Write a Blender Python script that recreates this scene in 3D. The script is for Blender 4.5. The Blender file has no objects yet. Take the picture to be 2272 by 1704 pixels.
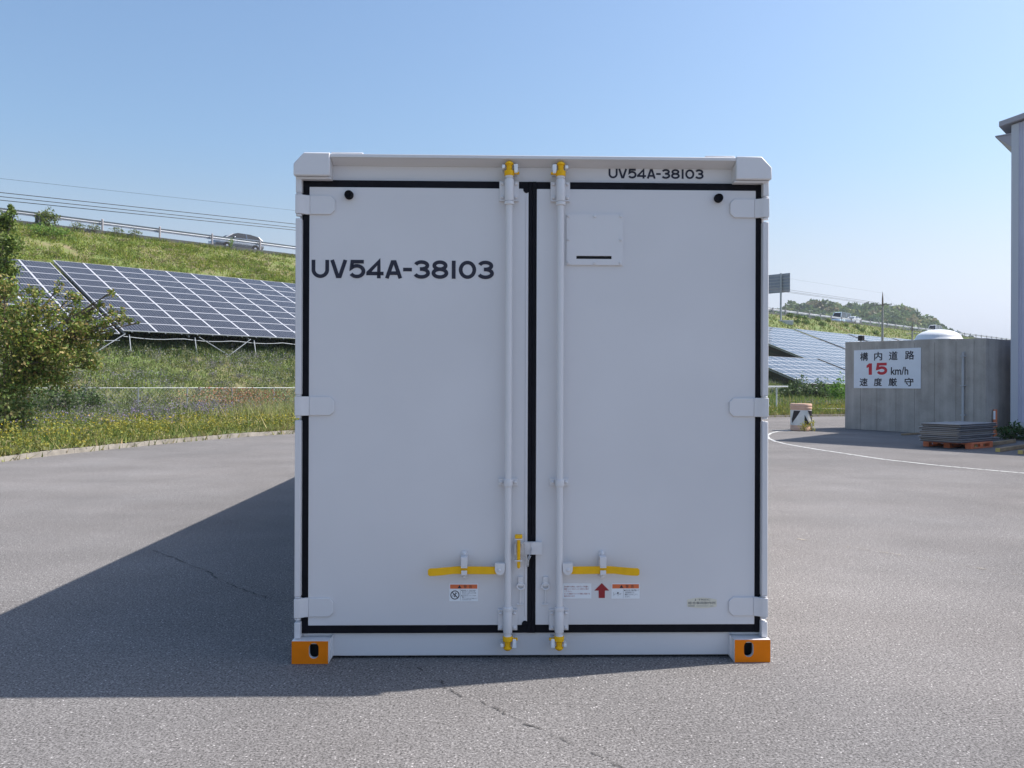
import bpy, bmesh, math, random
import numpy as np
from mathutils import Vector, Matrix
R = math.radians
rng = np.random.default_rng(7)
random.seed(7)
S = bpy.context.scene
COL = S.collection

# ---------------------------------------------------------------- camera
CAM_H = 1.451
F_PX = 1828.0            # focal length in photo pixels (photo is 2272 wide)
ROLL = R(0.2)
cam = bpy.data.cameras.new('camera')
cam.sensor_width = 36.0
cam.lens = F_PX / 2272 * 36
cam.clip_start = 0.05
cam.clip_end = 6000
cam_o = bpy.data.objects.new('camera', cam)
COL.objects.link(cam_o)
cam_o.matrix_world = Matrix.Translation((0, 0, CAM_H)) @ Matrix.Rotation(R(90), 4, 'X') @ Matrix.Rotation(ROLL, 4, 'Z')
S.camera = cam_o

# ---------------------------------------------------------------- sky, sun, exposure
SUN = Vector((0.775, 0.187, 1.0)).normalized()
SUN_EL = math.asin(SUN.z)
SUN_AZ = math.atan2(SUN.x, SUN.y)
w = bpy.data.worlds.new('World')
S.world = w
w.use_nodes = True
nt = w.node_tree
nt.nodes.clear()
sky = nt.nodes.new('ShaderNodeTexSky')
sky.sky_type = 'NISHITA'
sky.sun_disc = False
sky.sun_elevation = SUN_EL
sky.sun_rotation = SUN_AZ
sky.altitude = 0
sky.air_density = 1.4
sky.dust_density = 2.0
sky.ozone_density = 6.0
bg = nt.nodes.new('ShaderNodeBackground')
bg.inputs['Strength'].default_value = 0.137
wo = nt.nodes.new('ShaderNodeOutputWorld')
# low air is paler and less green than the clear model: pull the hue towards a lavender white near the horizon
geo = nt.nodes.new('ShaderNodeTexCoord')
sep = nt.nodes.new('ShaderNodeSeparateXYZ'); nt.links.new(geo.outputs['Generated'], sep.inputs[0])
mr = nt.nodes.new('ShaderNodeMapRange'); mr.interpolation_type = 'SMOOTHSTEP'
mr.inputs[1].default_value = .05; mr.inputs[2].default_value = .28; mr.inputs[3].default_value = .9; mr.inputs[4].default_value = 0.0
nt.links.new(sep.outputs['Z'], mr.inputs[0])
bw = nt.nodes.new('ShaderNodeRGBToBW'); nt.links.new(sky.outputs[0], bw.inputs[0])
tn = nt.nodes.new('ShaderNodeVectorMath'); tn.operation = 'SCALE'; tn.inputs[0].default_value = (.93, 1.0, 1.19)
nt.links.new(bw.outputs[0], tn.inputs['Scale'])
mxs = nt.nodes.new('ShaderNodeMix'); mxs.data_type = 'RGBA'
nt.links.new(mr.outputs[0], mxs.inputs[0]); nt.links.new(sky.outputs[0], mxs.inputs[6]); nt.links.new(tn.outputs[0], mxs.inputs[7])
nt.links.new(mxs.outputs[2], bg.inputs[0])
nt.links.new(bg.outputs[0], wo.inputs[0])
sun = bpy.data.lights.new('sun', 'SUN')
sun.energy = 5.0
sun.angle = R(0.53)
sun.color = (1.0, 0.955, 0.89)
sun_o = bpy.data.objects.new('sun', sun)
COL.objects.link(sun_o)
sun_o.rotation_euler = (-SUN).to_track_quat('-Z', 'Y').to_euler()
S.view_settings.view_transform = 'Standard'
S.view_settings.look = 'None'
S.view_settings.gamma = 1
S.view_settings.use_curve_mapping = False
S.view_settings.exposure = 0.35

# ---------------------------------------------------------------- pixel helpers (photo measurements -> places)
def ray(u, v):
    a = u - 1136; b = 852 - v
    return ((a*math.cos(ROLL) - b*math.sin(ROLL))/F_PX, (a*math.sin(ROLL) + b*math.cos(ROLL))/F_PX)
def at(u, v, depth):
    x, z = ray(u, v)
    return Vector((x*depth, depth, CAM_H + z*depth))
def gnd(u, v):
    x, z = ray(u, v)
    d = -CAM_H/z
    return Vector((x*d, d, 0))
# frame of the embankment: D runs along the highway, N up the slope
PHI = R(44.34)
DX, DY = math.cos(PHI), math.sin(PHI)
NX, NY = -DY, DX
def P(n, t, z=0.0):
    return Vector((NX*n + DX*t, NY*n + DY*t, z))
def on_n(u, n):
    """t and depth where the sight line of photo column u meets the line of constant n"""
    k = (u-1136)/F_PX
    d = n/(NX*k + NY)
    return DX*k*d + DY*d, d

# ---------------------------------------------------------------- materials
def mat(name, col=(.5, .5, .5), rough=.6, metal=0., spec=.5, var=0., vscale=3., bump=0., bscale=40., coat=0.):
    m = bpy.data.materials.new(name)
    m.use_nodes = True
    t = m.node_tree
    b = t.nodes['Principled BSDF']
    b.inputs['Base Color'].default_value = (*col, 1)
    b.inputs['Roughness'].default_value = rough
    b.inputs['Metallic'].default_value = metal
    b.inputs['Specular IOR Level'].default_value = spec
    b.inputs['Coat Weight'].default_value = coat
    tc = t.nodes.new('ShaderNodeTexCoord')
    if var:
        n = t.nodes.new('ShaderNodeTexNoise')
        n.inputs['Scale'].default_value = vscale
        n.inputs['Detail'].default_value = 5
        t.links.new(tc.outputs['Object'], n.inputs['Vector'])
        mr = t.nodes.new('ShaderNodeMapRange')
        mr.inputs[1].default_value = .3; mr.inputs[2].default_value = .7
        mr.inputs[3].default_value = 1-var; mr.inputs[4].default_value = 1+var
        t.links.new(n.outputs['Fac'], mr.inputs[0])
        mx = t.nodes.new('ShaderNodeVectorMath'); mx.operation = 'SCALE'
        mx.inputs[0].default_value = col
        t.links.new(mr.outputs[0], mx.inputs['Scale'])
        t.links.new(mx.outputs[0], b.inputs['Base Color'])
    if bump:
        n2 = t.nodes.new('ShaderNodeTexNoise')
        n2.inputs['Scale'].default_value = bscale
        n2.inputs['Detail'].default_value = 3
        t.links.new(tc.outputs['Object'], n2.inputs['Vector'])
        bp = t.nodes.new('ShaderNodeBump')
        bp.inputs['Strength'].default_value = bump
        bp.inputs['Distance'].default_value = .01
        t.links.new(n2.outputs['Fac'], bp.inputs['Height'])
        t.links.new(bp.outputs[0], b.inputs['Normal'])
    return m
def nodes(m):
    return m.node_tree, m.node_tree.nodes['Principled BSDF']

M = {}
M['paint'] = mat('white_grey_paint', (.705, .688, .692), .45, spec=.32, var=.03, vscale=1.6, bump=.12, bscale=3)
M['paint_hw'] = mat('white_grey_hardware_paint', (.715, .698, .702), .42, bump=.05, bscale=30)
M['rubber'] = mat('black_rubber', (.008, .008, .012), .7, spec=.15, var=.2, vscale=20)
M['orange'] = mat('orange_paint', (.84, .21, .004), .6, spec=.15, var=.06, vscale=12)
M['yellow'] = mat('yellow_paint', (.90, .49, .012), .5, spec=.2, var=.05, vscale=30)
M['black_ink'] = mat('black_lettering', (.012, .012, .03), .5)
M['label_white'] = mat('white_label', (.82, .85, .88), .4)
M['label_cream'] = mat('cream_label', (.72, .68, .56), .5)
M['label_orange'] = mat('orange_label', (.72, .16, .05), .5)
M['red_ink'] = mat('dark_red_ink', (.30, .012, .02), .5)
M['sign_red'] = mat('sign_red', (.55, .02, .04), .5)
M['sign_white'] = mat('sign_white', (.78, .82, .88), .5, var=.03, vscale=4)
M['steel'] = mat('galvanised_steel', (.36, .38, .40), .55, .5, var=.12, vscale=6)
M['rail'] = mat('dull_guardrail_steel', (.46, .48, .52), .55, .6, var=.08, vscale=1)
M['rail_post'] = mat('rail_post_paint', (.42, .38, .38), .6)
M['chain'] = mat('zinc_chain', (.62, .63, .65), .35, .8)
M['dark'] = mat('shade_black', (.015, .016, .018), .9)  # near-black colour standing in for shade inside holes and slots
M['clad'] = mat('lilac_grey_cladding', (.50, .50, .61), .55, var=.05, vscale=1.5)
M['clad_trim'] = mat('cladding_trim', (.50, .52, .57), .5)
M['roof_metal'] = mat('roof_metal', (.36, .35, .39), .5)
M['plinth'] = mat('plinth_concrete', (.48, .49, .50), .85, var=.12, vscale=3)
M['kerb'] = mat('kerb_concrete', (.29, .26, .22), .9, var=.3, vscale=4, bump=.4, bscale=30)
M['pole'] = mat('pole_concrete', (.33, .31, .29), .85, var=.12, vscale=2)
M['wire'] = mat('black_wire', (.03, .03, .035), .6)
M['pallet_orange'] = mat('orange_plastic', (.62, .17, .07), .55, var=.1, vscale=6)
M['sheet'] = mat('grey_sheet', (.36, .37, .40), .30, .45, var=.15, vscale=3)
M['sheet_dark'] = mat('dark_sheet_edge', (.09, .09, .10), .6, var=.3, vscale=4)
M['sheet_brown'] = mat('brown_sheet', (.21, .19, .17), .6, var=.2, vscale=3)
M['timber'] = mat('timber', (.28, .20, .12), .8, var=.25, vscale=5)
M['timber_end'] = mat('yellow_timber_end', (.62, .47, .15), .7)
M['timber_grey'] = mat('weathered_timber', (.42, .38, .34), .85, var=.25, vscale=6)
M['peach'] = mat('sun_faded_orange_plastic', (.72, .45, .32), .6, var=.08, vscale=6)
M['drum_white'] = mat('white_reflective_band', (.74, .73, .70), .5, var=.05, vscale=8)
M['drum_black'] = mat('black_band', (.02, .016, .02), .55)
M['white_pipe'] = mat('white_pipe', (.80, .80, .80), .45)
M['bark'] = mat('bark', (.15, .11, .08), .9, var=.3, vscale=10)
M['glass_dark'] = mat('vehicle_glass', (.015, .018, .022), .08, spec=.6)
M['car_dark'] = mat('dark_grey_car_paint', (.10, .11, .125), .25, .5, coat=.8)
M['car_grey'] = mat('silver_grey_car_paint', (.26, .27, .29), .22, .7, coat=.8)
M['car_silver'] = mat('silver_car_paint', (.45, .46, .48), .22, .6, coat=.5)
M['car_white'] = mat('white_car_paint', (.80, .81, .82), .3, coat=.4)
M['car_blue'] = mat('pale_blue_car_paint', (.58, .72, .80), .3, coat=.4)
M['tyre'] = mat('tyre', (.02, .02, .022), .85)
M['rim'] = mat('rim', (.45, .45, .47), .35, .8)
M['lamp_glass'] = mat('lamp_glass', (.75, .76, .78), .15)
M['lamp_red'] = mat('lamp_red', (.45, .02, .02), .25)
M['tarmac_dark'] = mat('highway_edge', (.11, .11, .115), .9, var=.15, vscale=2)
M['road'] = mat('highway_asphalt', (.10, .10, .10), .9, var=.1, vscale=2)
M['dome'] = mat('white_dome', (.82, .83, .84), .35)
M['sign_back'] = mat('sign_back_grey', (.24, .26, .31), .5, .4, var=.05)
M['alu'] = mat('aluminium_frame', (.70, .69, .71), .45, .3)

# asphalt: grain, speckle, stains
def asphalt_mat():
    m = mat('asphalt', (.2, .2, .2), .95, spec=.03)
    t, b = nodes(m)
    L = t.links.new
    tc = t.nodes['Texture Coordinate']
    def noise(sc, det=2., rough=.6):
        n = t.nodes.new('ShaderNodeTexNoise')
        n.inputs['Scale'].default_value = sc; n.inputs['Detail'].default_value = det
        n.inputs['Roughness'].default_value = rough
        L(tc.outputs['Object'], n.inputs['Vector'])
        return n.outputs['Fac']
    def rmp(x, a, c, lo, hi):
        n = t.nodes.new('ShaderNodeMapRange')
        n.inputs[1].default_value = a; n.inputs[2].default_value = c
        n.inputs[3].default_value = lo; n.inputs[4].default_value = hi
        L(x, n.inputs[0]); return n.outputs[0]
    def mul(x, y):
        n = t.nodes.new('ShaderNodeMath'); n.operation = 'MULTIPLY'
        L(x, n.inputs[0]); L(y, n.inputs[1]); return n.outputs[0]
    g1 = rmp(noise(92, 3, .8), .34, .66, .26, 1.74)
    g2 = rmp(noise(28, 2), .3, .7, .86, 1.14)
    g3 = rmp(noise(.55, 6, .65), .3, .7, .86, 1.14)
    g4 = rmp(noise(.09, 3), .35, .65, .92, 1.08)
    v = t.nodes.new('ShaderNodeTexVoronoi')
    v.inputs['Scale'].default_value = 75
    L(tc.outputs['Object'], v.inputs['Vector'])
    spk = rmp(v.outputs['Distance'], .22, .34, 2.3, 1.0)     # pale stones, only some cells
    sel = t.nodes.new('ShaderNodeSeparateColor'); L(v.outputs['Color'], sel.inputs[0])
    pick = t.nodes.new('ShaderNodeMath'); pick.operation = 'GREATER_THAN'; pick.inputs[1].default_value = .90
    L(sel.outputs[0], pick.inputs[0])
    mixs = t.nodes.new('ShaderNodeMix'); mixs.data_type = 'FLOAT'
    L(pick.outputs[0], mixs.inputs[0]); mixs.inputs[2].default_value = 1.0; L(spk, mixs.inputs[3])
    mp = t.nodes.new('ShaderNodeMapping'); mp.inputs['Scale'].default_value = (.10, .9, 1); mp.inputs['Rotation'].default_value = (0, 0, .5)
    L(tc.outputs['Object'], mp.inputs[0])
    ns = t.nodes.new('ShaderNodeTexNoise'); ns.inputs['Scale'].default_value = 1.1; ns.inputs['Detail'].default_value = 4
    L(mp.outputs[0], ns.inputs['Vector'])
    g5 = rmp(ns.outputs['Fac'], .35, .65, .965, 1.035)
    allv = mul(mul(mul(g1, g2), mul(g3, g4)), mul(mixs.outputs[0], g5))
    hue = t.nodes.new('ShaderNodeMix'); hue.data_type = 'RGBA'
    hue.inputs[6].default_value = (.204, .186, .176, 1); hue.inputs[7].default_value = (.192, .185, .183, 1)
    L(noise(.35, 3), hue.inputs[0])
    sc = t.nodes.new('ShaderNodeVectorMath'); sc.operation = 'SCALE'
    L(hue.outputs[2], sc.inputs[0]); L(allv, sc.inputs['Scale'])
    L(sc.outputs[0], b.inputs['Base Color'])
    bp = t.nodes.new('ShaderNodeBump'); bp.inputs['Strength'].default_value = .3; bp.inputs['Distance'].default_value = .005
    L(noise(75, 3, .8), bp.inputs['Height']); L(bp.outputs[0], b.inputs['Normal'])
    return m
M['asphalt'] = asphalt_mat()

def line_mat(name, col, wear):
    m = mat(name, col, .75)
    t, b = nodes(m); L = t.links.new
    tc = t.nodes['Texture Coordinate']
    n = t.nodes.new('ShaderNodeTexNoise'); n.inputs['Scale'].default_value = 9; n.inputs['Detail'].default_value = 8; n.inputs['Roughness'].default_value = .7
    L(tc.outputs['Object'], n.inputs['Vector'])
    mr = t.nodes.new('ShaderNodeMapRange'); mr.inputs[1].default_value = wear-.06; mr.inputs[2].default_value = wear+.06
    L(n.outputs['Fac'], mr.inputs[0])
    L(mr.outputs[0], b.inputs['Alpha'])
    return m
M['line_white'] = line_mat('white_road_paint', (.64, .63, .60), .43)
M['line_faded'] = line_mat('worn_road_paint', (.33, .29, .24), .56)
M['crack'] = line_mat('crack_shadow', (.06, .056, .054), .49)

# stained concrete of the hut
def concrete_mat():
    m = mat('stained_concrete', (.3, .3, .3), .9, bump=.25, bscale=25)
    t, b = nodes(m); L = t.links.new
    tc = t.nodes['Texture Coordinate']
    mp = t.nodes.new('ShaderNodeMapping'); mp.inputs['Scale'].default_value = (3.2, 3.2, .18)
    L(tc.outputs['Object'], mp.inputs[0])
    n1 = t.nodes.new('ShaderNodeTexNoise'); n1.inputs['Scale'].default_value = 1.6; n1.inputs['Detail'].default_value = 5
    L(mp.outputs[0], n1.inputs['Vector'])
    n2 = t.nodes.new('ShaderNodeTexNoise'); n2.inputs['Scale'].default_value = 2.2; n2.inputs['Detail'].default_value = 7
    L(tc.outputs['Object'], n2.inputs['Vector'])
    n3 = t.nodes.new('ShaderNodeTexNoise'); n3.inputs['Scale'].default_value = 22; n3.inputs['Detail'].default_value = 4
    L(tc.outputs['Object'], n3.inputs['Vector'])
    a = t.nodes.new('ShaderNodeMath'); a.operation = 'ADD'; L(n1.outputs[0], a.inputs[0]); L(n2.outputs[0], a.inputs[1])
    a2 = t.nodes.new('ShaderNodeMath'); a2.operation = 'MULTIPLY_ADD'; a2.inputs[1].default_value = .35
    L(n3.outputs[0], a2.inputs[0]); L(a.outputs[0], a2.inputs[2])
    cr = t.nodes.new('ShaderNodeValToRGB')
    e = cr.color_ramp.elements
    e[0].position = .12; e[0].color = (.315, .285, .255, 1)
    e[1].position = .80; e[1].color = (.50, .465, .425, 1)
    mr = t.nodes.new('ShaderNodeMapRange'); mr.inputs[1].default_value = .7; mr.inputs[2].default_value = 1.65
    L(a2.outputs[0], mr.inputs[0]); L(mr.outputs[0], cr.inputs[0])
    L(cr.outputs[0], b.inputs['Base Color'])
    return m
M['hut'] = concrete_mat()

# photovoltaic cells: dark violet grey with pale lozenges between the mono cells
def cell_mat():
    m = mat('solar_cells', (.03, .03, .04), .10, spec=.20)
    t, b = nodes(m); L = t.links.new
    tc = t.nodes['Texture Coordinate']
    sx = t.nodes.new('ShaderNodeSeparateXYZ'); L(tc.outputs['UV'], sx.inputs[0])
    def mth(op, a, bb=None, v=None):
        n = t.nodes.new('ShaderNodeMath'); n.operation = op
        L(a, n.inputs[0])
        if bb is not None: L(bb, n.inputs[1])
        if v is not None: n.inputs[1].default_value = v
        return n.outputs[0]
    fx = mth('ABSOLUTE', mth('SUBTRACT', mth('FRACT', sx.outputs[0]), v=.5))
    fy = mth('ABSOLUTE', mth('SUBTRACT', mth('FRACT', sx.outputs[1]), v=.5))
    loz = mth('GREATER_THAN', mth('ADD', fx, fy), v=.83)
    lin = mth('GREATER_THAN', mth('MAXIMUM', fx, fy), v=.485)
    bus = mth('LESS_THAN', mth('ABSOLUTE', mth('SUBTRACT', fx, v=.22)), v=.02)
    pale = mth('MAXIMUM', mth('MAXIMUM', loz, lin), mth('MULTIPLY', bus, v=.4))
    mx = t.nodes.new('ShaderNodeMix'); mx.data_type = 'RGBA'
    mx.inputs[6].default_value = (.016, .014, .018, 1); mx.inputs[7].default_value = (.32, .32, .34, 1)
    L(pale, mx.inputs[0]); L(mx.outputs[2], b.inputs['Base Color'])
    return m
M['cells'] = cell_mat()

def leaf_mat(name, rough=.55, transl=.35):
    m = bpy.data.materials.new(name); m.use_nodes = True
    t = m.node_tree; L = t.links.new
    b = t.nodes['Principled BSDF']; out = t.nodes['Material Output']
    at_ = t.nodes.new('ShaderNodeAttribute'); at_.attribute_name = 'tint'
    L(at_.outputs['Color'], b.inputs['Base Color'])
    b.inputs['Roughness'].default_value = rough
    b.inputs['Specular IOR Level'].default_value = .3
    tr = t.nodes.new('ShaderNodeBsdfTranslucent'); L(at_.outputs['Color'], tr.inputs[0])
    mx = t.nodes.new('ShaderNodeMixShader'); mx.inputs[0].default_value = transl
    L(b.outputs[0], mx.inputs[1]); L(tr.outputs[0], mx.inputs[2]); L(mx.outputs[0], out.inputs[0])
    return m
M['leaf'] = leaf_mat('leaves')
M['blade'] = leaf_mat('grass_blades', .7, .3)

def bank_mat():
    m = mat('grassy_earth', (.1, .1, .05), .95)
    t, b = nodes(m); L = t.links.new
    tc = t.nodes['Texture Coordinate']
    n = t.nodes.new('ShaderNodeTexNoise'); n.inputs['Scale'].default_value = .35; n.inputs['Detail'].default_value = 8; n.inputs['Roughness'].default_value = .65
    L(tc.outputs['Object'], n.inputs['Vector'])
    cr = t.nodes.new('ShaderNodeValToRGB'); e = cr.color_ramp.elements
    e[0].position = .36; e[0].color = (.24, .19, .11, 1)
    e[1].position = .50; e[1].color = (.16, .19, .05, 1)
    x = e.new(.66); x.color = (.10, .15, .035, 1)
    L(n.outputs['Fac'], cr.inputs[0]); L(cr.outputs[0], b.inputs['Base Color'])
    return m
M['bank'] = bank_mat()
M['earth'] = mat('far_ground', (.10, .11, .05), .95, var=.3, vscale=.01)

# ---------------------------------------------------------------- mesh builder
class MB:
    def __init__(s): s.v = []; s.f = []; s.m = []
    def add(s, verts, faces, mi=0):
        o = len(s.v)
        s.v += [tuple(p) for p in verts]
        s.f += [tuple(i+o for i in f) for f in faces]
        s.m += [mi]*len(faces)
    def box(s, a, b, mi=0):
        x0, y0, z0 = (min(a[i], b[i]) for i in range(3)); x1, y1, z1 = (max(a[i], b[i]) for i in range(3))
        s.add([(x0,y0,z0),(x1,y0,z0),(x1,y1,z0),(x0,y1,z0),(x0,y0,z1),(x1,y0,z1),(x1,y1,z1),(x0,y1,z1)],
              [(0,3,2,1),(4,5,6,7),(0,1,5,4),(1,2,6,5),(2,3,7,6),(3,0,4,7)], mi)
    def hexa(s, p, mi=0):
        s.add(p, [(0,3,2,1),(4,5,6,7),(0,1,5,4),(1,2,6,5),(2,3,7,6),(3,0,4,7)], mi)
    def prism(s, poly, fn, d0, d1, mi=0):
        """poly: 2d points, fn(a,b,d) -> xyz"""
        n = len(poly)
        s.add([fn(a, b, d0) for a, b in poly] + [fn(a, b, d1) for a, b in poly],
              [tuple(range(n))[::-1], tuple(range(n, 2*n))] + [(i, (i+1) % n, (i+1) % n+n, i+n) for i in range(n)], mi)
    def tube(s, pts, r, k=8, mi=0, cap=True):
        pts = [Vector(p) for p in pts]
        rs = r if isinstance(r, (list, tuple)) else [r]*len(pts)
        rings = []
        prev = None
        for i, p in enumerate(pts):
            if i == 0: d = pts[1]-p
            elif i == len(pts)-1: d = p-pts[i-1]
            else: d = (pts[i+1]-p).normalized() + (p-pts[i-1]).normalized()
            d = d.normalized()
            if prev is None:
                a = Vector((0, 0, 1)) if abs(d.z) < .9 else Vector((1, 0, 0))
                x = d.cross(a).normalized()
            else:
                x = (prev - d*prev.dot(d)).normalized()
            prev = x
            y = d.cross(x)
            rings.append([p + (x*math.cos(2*math.pi*j/k) + y*math.sin(2*math.pi*j/k))*rs[i] for j in range(k)])
        vs = [q for rg in rings for q in rg]
        fs = []
        for i in range(len(pts)-1):
            for j in range(k):
                fs.append((i*k+j, i*k+(j+1) % k, (i+1)*k+(j+1) % k, (i+1)*k+j))
        if cap:
            fs.append(tuple(range(k))[::-1]); fs.append(tuple((len(pts)-1)*k+j for j in range(k)))
        s.add(vs, fs, mi)
    def lathe(s, prof, c=(0, 0, 0), k=24, mi=0, axis='Z'):
        """prof: (radius, height) pairs"""
        vs = []
        for r, h in prof:
            for j in range(k):
                a = 2*math.pi*j/k
                if axis == 'Z': vs.append((c[0]+r*math.cos(a), c[1]+r*math.sin(a), c[2]+h))
                elif axis == 'Y': vs.append((c[0]+r*math.cos(a), c[1]+h, c[2]-r*math.sin(a)))
                else: vs.append((c[0]+h, c[1]+r*math.cos(a), c[2]+r*math.sin(a)))
        fs = []
        n = len(prof)
        for i in range(n-1):
            for j in range(k):
                fs.append((i*k+j, i*k+(j+1) % k, (i+1)*k+(j+1) % k, (i+1)*k+j))
        fs.append(tuple(range(k))[::-1]); fs.append(tuple((n-1)*k+j for j in range(k)))
        s.add(vs, fs, mi)
    def build(s, name, mats, parent=None, smooth=True, bevel=0, fix=True):
        me = bpy.data.meshes.new(name)
        me.from_pydata(s.v, [], s.f)
        if not isinstance(mats, (list, tuple)): mats = [mats]
        for m in mats: me.materials.append(m)
        if len(mats) > 1: me.polygons.foreach_set('material_index', s.m)
        if fix:
            bm = bmesh.new(); bm.from_mesh(me)
            bmesh.ops.recalc_face_normals(bm, faces=bm.faces)
            bm.to_mesh(me); bm.free()
        if smooth:
            me.polygons.foreach_set('use_smooth', [True]*len(me.polygons))
            me.set_sharp_from_angle(angle=R(35))
        me.update()
        o = bpy.data.objects.new(name, me)
        COL.objects.link(o)
        if parent: o.parent = parent
        if bevel:
            b = o.modifiers.new('bevel', 'BEVEL'); b.width = bevel; b.segments = 2; b.limit_method = 'ANGLE'; b.angle_limit = R(40)
            b.harden_normals = False
        return o
def empty(name, loc=(0, 0, 0), rz=0.0):
    o = bpy.data.objects.new(name, None)
    COL.objects.link(o)
    o.location = loc; o.rotation_euler = (0, 0, rz)
    o.empty_display_size = .2
    return o
def tag(o, label=None, cat=None, group=None, kind=None):
    if label: o['label'] = label
    if cat: o['category'] = cat
    if group: o['group'] = group
    if kind: o['kind'] = kind
    return o
def copy_tree(o, parent=None):
    c = o.copy(); COL.objects.link(c)
    if parent: c.parent = parent
    for ch in list(o.children): copy_tree(ch, c)
    return c
def plate_holes(mb, outer, holes, fn, d0, d1, mi=0, mi_front=None):
    """a flat plate with holes cut through it"""
    bm = bmesh.new()
    loops = [outer] + holes
    edges = []
    idx = []
    for lp in loops:
        vs = [bm.verts.new((a, b, 0)) for a, b in lp]
        idx.append(vs)
        edges += [bm.edges.new((vs[i], vs[(i+1) % len(vs)])) for i in range(len(vs))]
    bmesh.ops.triangle_fill(bm, edges=edges, use_beauty=True)
    bm.verts.index_update()
    pts = [(v.co.x, v.co.y) for v in bm.verts]
    tris = [tuple(v.index for v in f.verts) for f in bm.faces]
    bm.free()
    n = len(pts)
    mb.add([fn(a, b, d0) for a, b in pts], tris, mi if mi_front is None else mi_front)
    mb.add([fn(a, b, d1) for a, b in pts], tris, mi)
    for lp in loops:
        k = len(lp)
        mb.add([fn(a, b, d0) for a, b in lp] + [fn(a, b, d1) for a, b in lp], [(i, (i+1) % k, (i+1) % k+k, i+k) for i in range(k)], mi)
XZ = lambda a, b, d: (a, d, b)
def stadium(cx, cz, w, h, k=8):
    r = w/2
    p = []
    for i in range(k+1):
        a = math.pi*i/k
        p.append((cx+r*math.cos(a), cz+h/2-r+r*math.sin(a)))
    for i in range(k+1):
        a = math.pi+math.pi*i/k
        p.append((cx+r*math.cos(a), cz-h/2+r+r*math.sin(a)))
    return p

# lettering --------------------------------------------------------------
def arc(cx, cy, rx, ry, a0, a1, k=10):
    return [(cx+rx*math.cos(R(a0+(a1-a0)*i/k)), cy-ry*math.sin(R(a0+(a1-a0)*i/k))) for i in range(k+1)]
def ribbon(pts, hw, closed=False):
    """offset polyline -> list of left/right points"""
    n = len(pts); out = []
    for i in range(n):
        p = Vector(pts[i])
        a = Vector(pts[(i-1) % n]) if (closed or i > 0) else None
        c = Vector(pts[(i+1) % n]) if (closed or i < n-1) else None
        d1 = (p-a).normalized() if a is not None else (c-p).normalized()
        d2 = (c-p).normalized() if c is not None else d1
        n1 = Vector((-d1.y, d1.x)); n2 = Vector((-d2.y, d2.x))
        m = (n1+n2)
        m = m.normalized() if m.length > 1e-6 else n1
        k = hw/max(.45, m.dot(n1))
        out.append((p+m*k, p-m*k))
    return out
# glyphs drawn in a box 166 high (y down), half stroke 16
GLY = [
    (203, [[(16, 0), (16, 95)] + arc(76, 90, 60, 60, 180, 360, 14)[1:-1] + [(136, 95), (136, 0)]]),
    (368, [[(14, 0), (62, 150), (82, 150), (130, 0)]]),
    (525, [[(134, 15), (34, 15), (26, 72)] + arc(73, 102, 58, 49, 130, -150, 18)]),
    (683, [[(107, 166), (107, 14), (14, 115), (14, 122), (149, 122)]]),
    (845, [[(16, 166), (65, 16), (85, 16), (134, 166)], [(38, 118), (112, 118)]]),
    (1003, [[(0, 84), (77, 84)]]),
    (1090, [arc(74, 46, 52, 32, 165, -90, 14) + [(60, 78)], [(60, 79)] + arc(74, 115, 58, 36, 90, -160, 16)]),
    (1252, [arc(74, 46, 50, 32, 0, 360, 22), arc(74, 115, 57, 36, 0, 360, 22)]),
    (1428, [[(19, 0), (19, 166)]]),
    (1492, [arc(76, 83, 60, 67, 0, 360, 26)]),
    (1652, [arc(74, 46, 52, 32, 165, -90, 14) + [(60, 78)], [(60, 79)] + arc(74, 115, 58, 36, 90, -160, 16)]),
]
def lettering(x0, x1, z0, z1, y, name, parent):
    """the container code, painted about half a millimetre proud"""
    mb = MB()
    sx = (x1-x0)/1600.0; sz = (z1-z0)/166.0
    step = 0
    for gx, strokes in GLY:
        for st in strokes:
            closed = st[0] == st[-1] or (abs(st[0][0]-st[-1][0]) < .01 and abs(st[0][1]-st[-1][1]) < .01)
            pts = st[:-1] if closed else st
            rb = ribbon(pts, 16.5, closed)
            n = len(rb)
            yy = y - .0006*(step % 3); step += 1
            vs = [((gx-203+q.x)*sx+x0, yy, z1-q.y*sz) for pr in rb for q in pr]
            fs = [(2*i, 2*i+1, 2*((i+1) % n)+1, 2*((i+1) % n)) for i in range(n if closed else n-1)]
            mb.add(vs, fs)
    return mb.build(name, M['black_ink'], parent, smooth=False)
_font_cache = {}
def text_geo(txt, bold=0.0):
    key = (txt, bold)
    if key in _font_cache: return _font_cache[key]
    cu = bpy.data.curves.new('text_tmp', 'FONT')
    cu.body = txt; cu.resolution_u = 3; cu.offset = bold; cu.size = 1
    cu.space_line = 1.25
    o = bpy.data.objects.new('text_tmp', cu)
    COL.objects.link(o)
    dg = bpy.context.evaluated_depsgraph_get()
    me = bpy.data.meshes.new_from_object(o.evaluated_get(dg))
    vs = [tuple(v.co[:2]) for v in me.vertices]
    fs = [tuple(p.vertices) for p in me.polygons]
    bpy.data.objects.remove(o); bpy.data.curves.remove(cu); bpy.data.meshes.remove(me)
    _font_cache[key] = (vs, fs)
    return vs, fs
def text_in(mb, txt, x0, x1, z0, z1, y, mi=0, bold=0.0, fn=None):
    """text stretched into the rectangle x0..x1, z0..z1 of a wall plane at depth y"""
    vs, fs = text_geo(txt, bold)
    if not vs: return
    ax = [v[0] for v in vs]; az = [v[1] for v in vs]
    a0, a1, b0, b1 = min(ax), max(ax), min(az), max(az)
    fn = fn or (lambda a, b: (a, y, b))
    mb.add([fn(x0+(v[0]-a0)/max(1e-6, a1-a0)*(x1-x0), z0+(v[1]-b0)/max(1e-6, b1-b0)*(z1-z0)) for v in vs], fs, mi)

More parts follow.
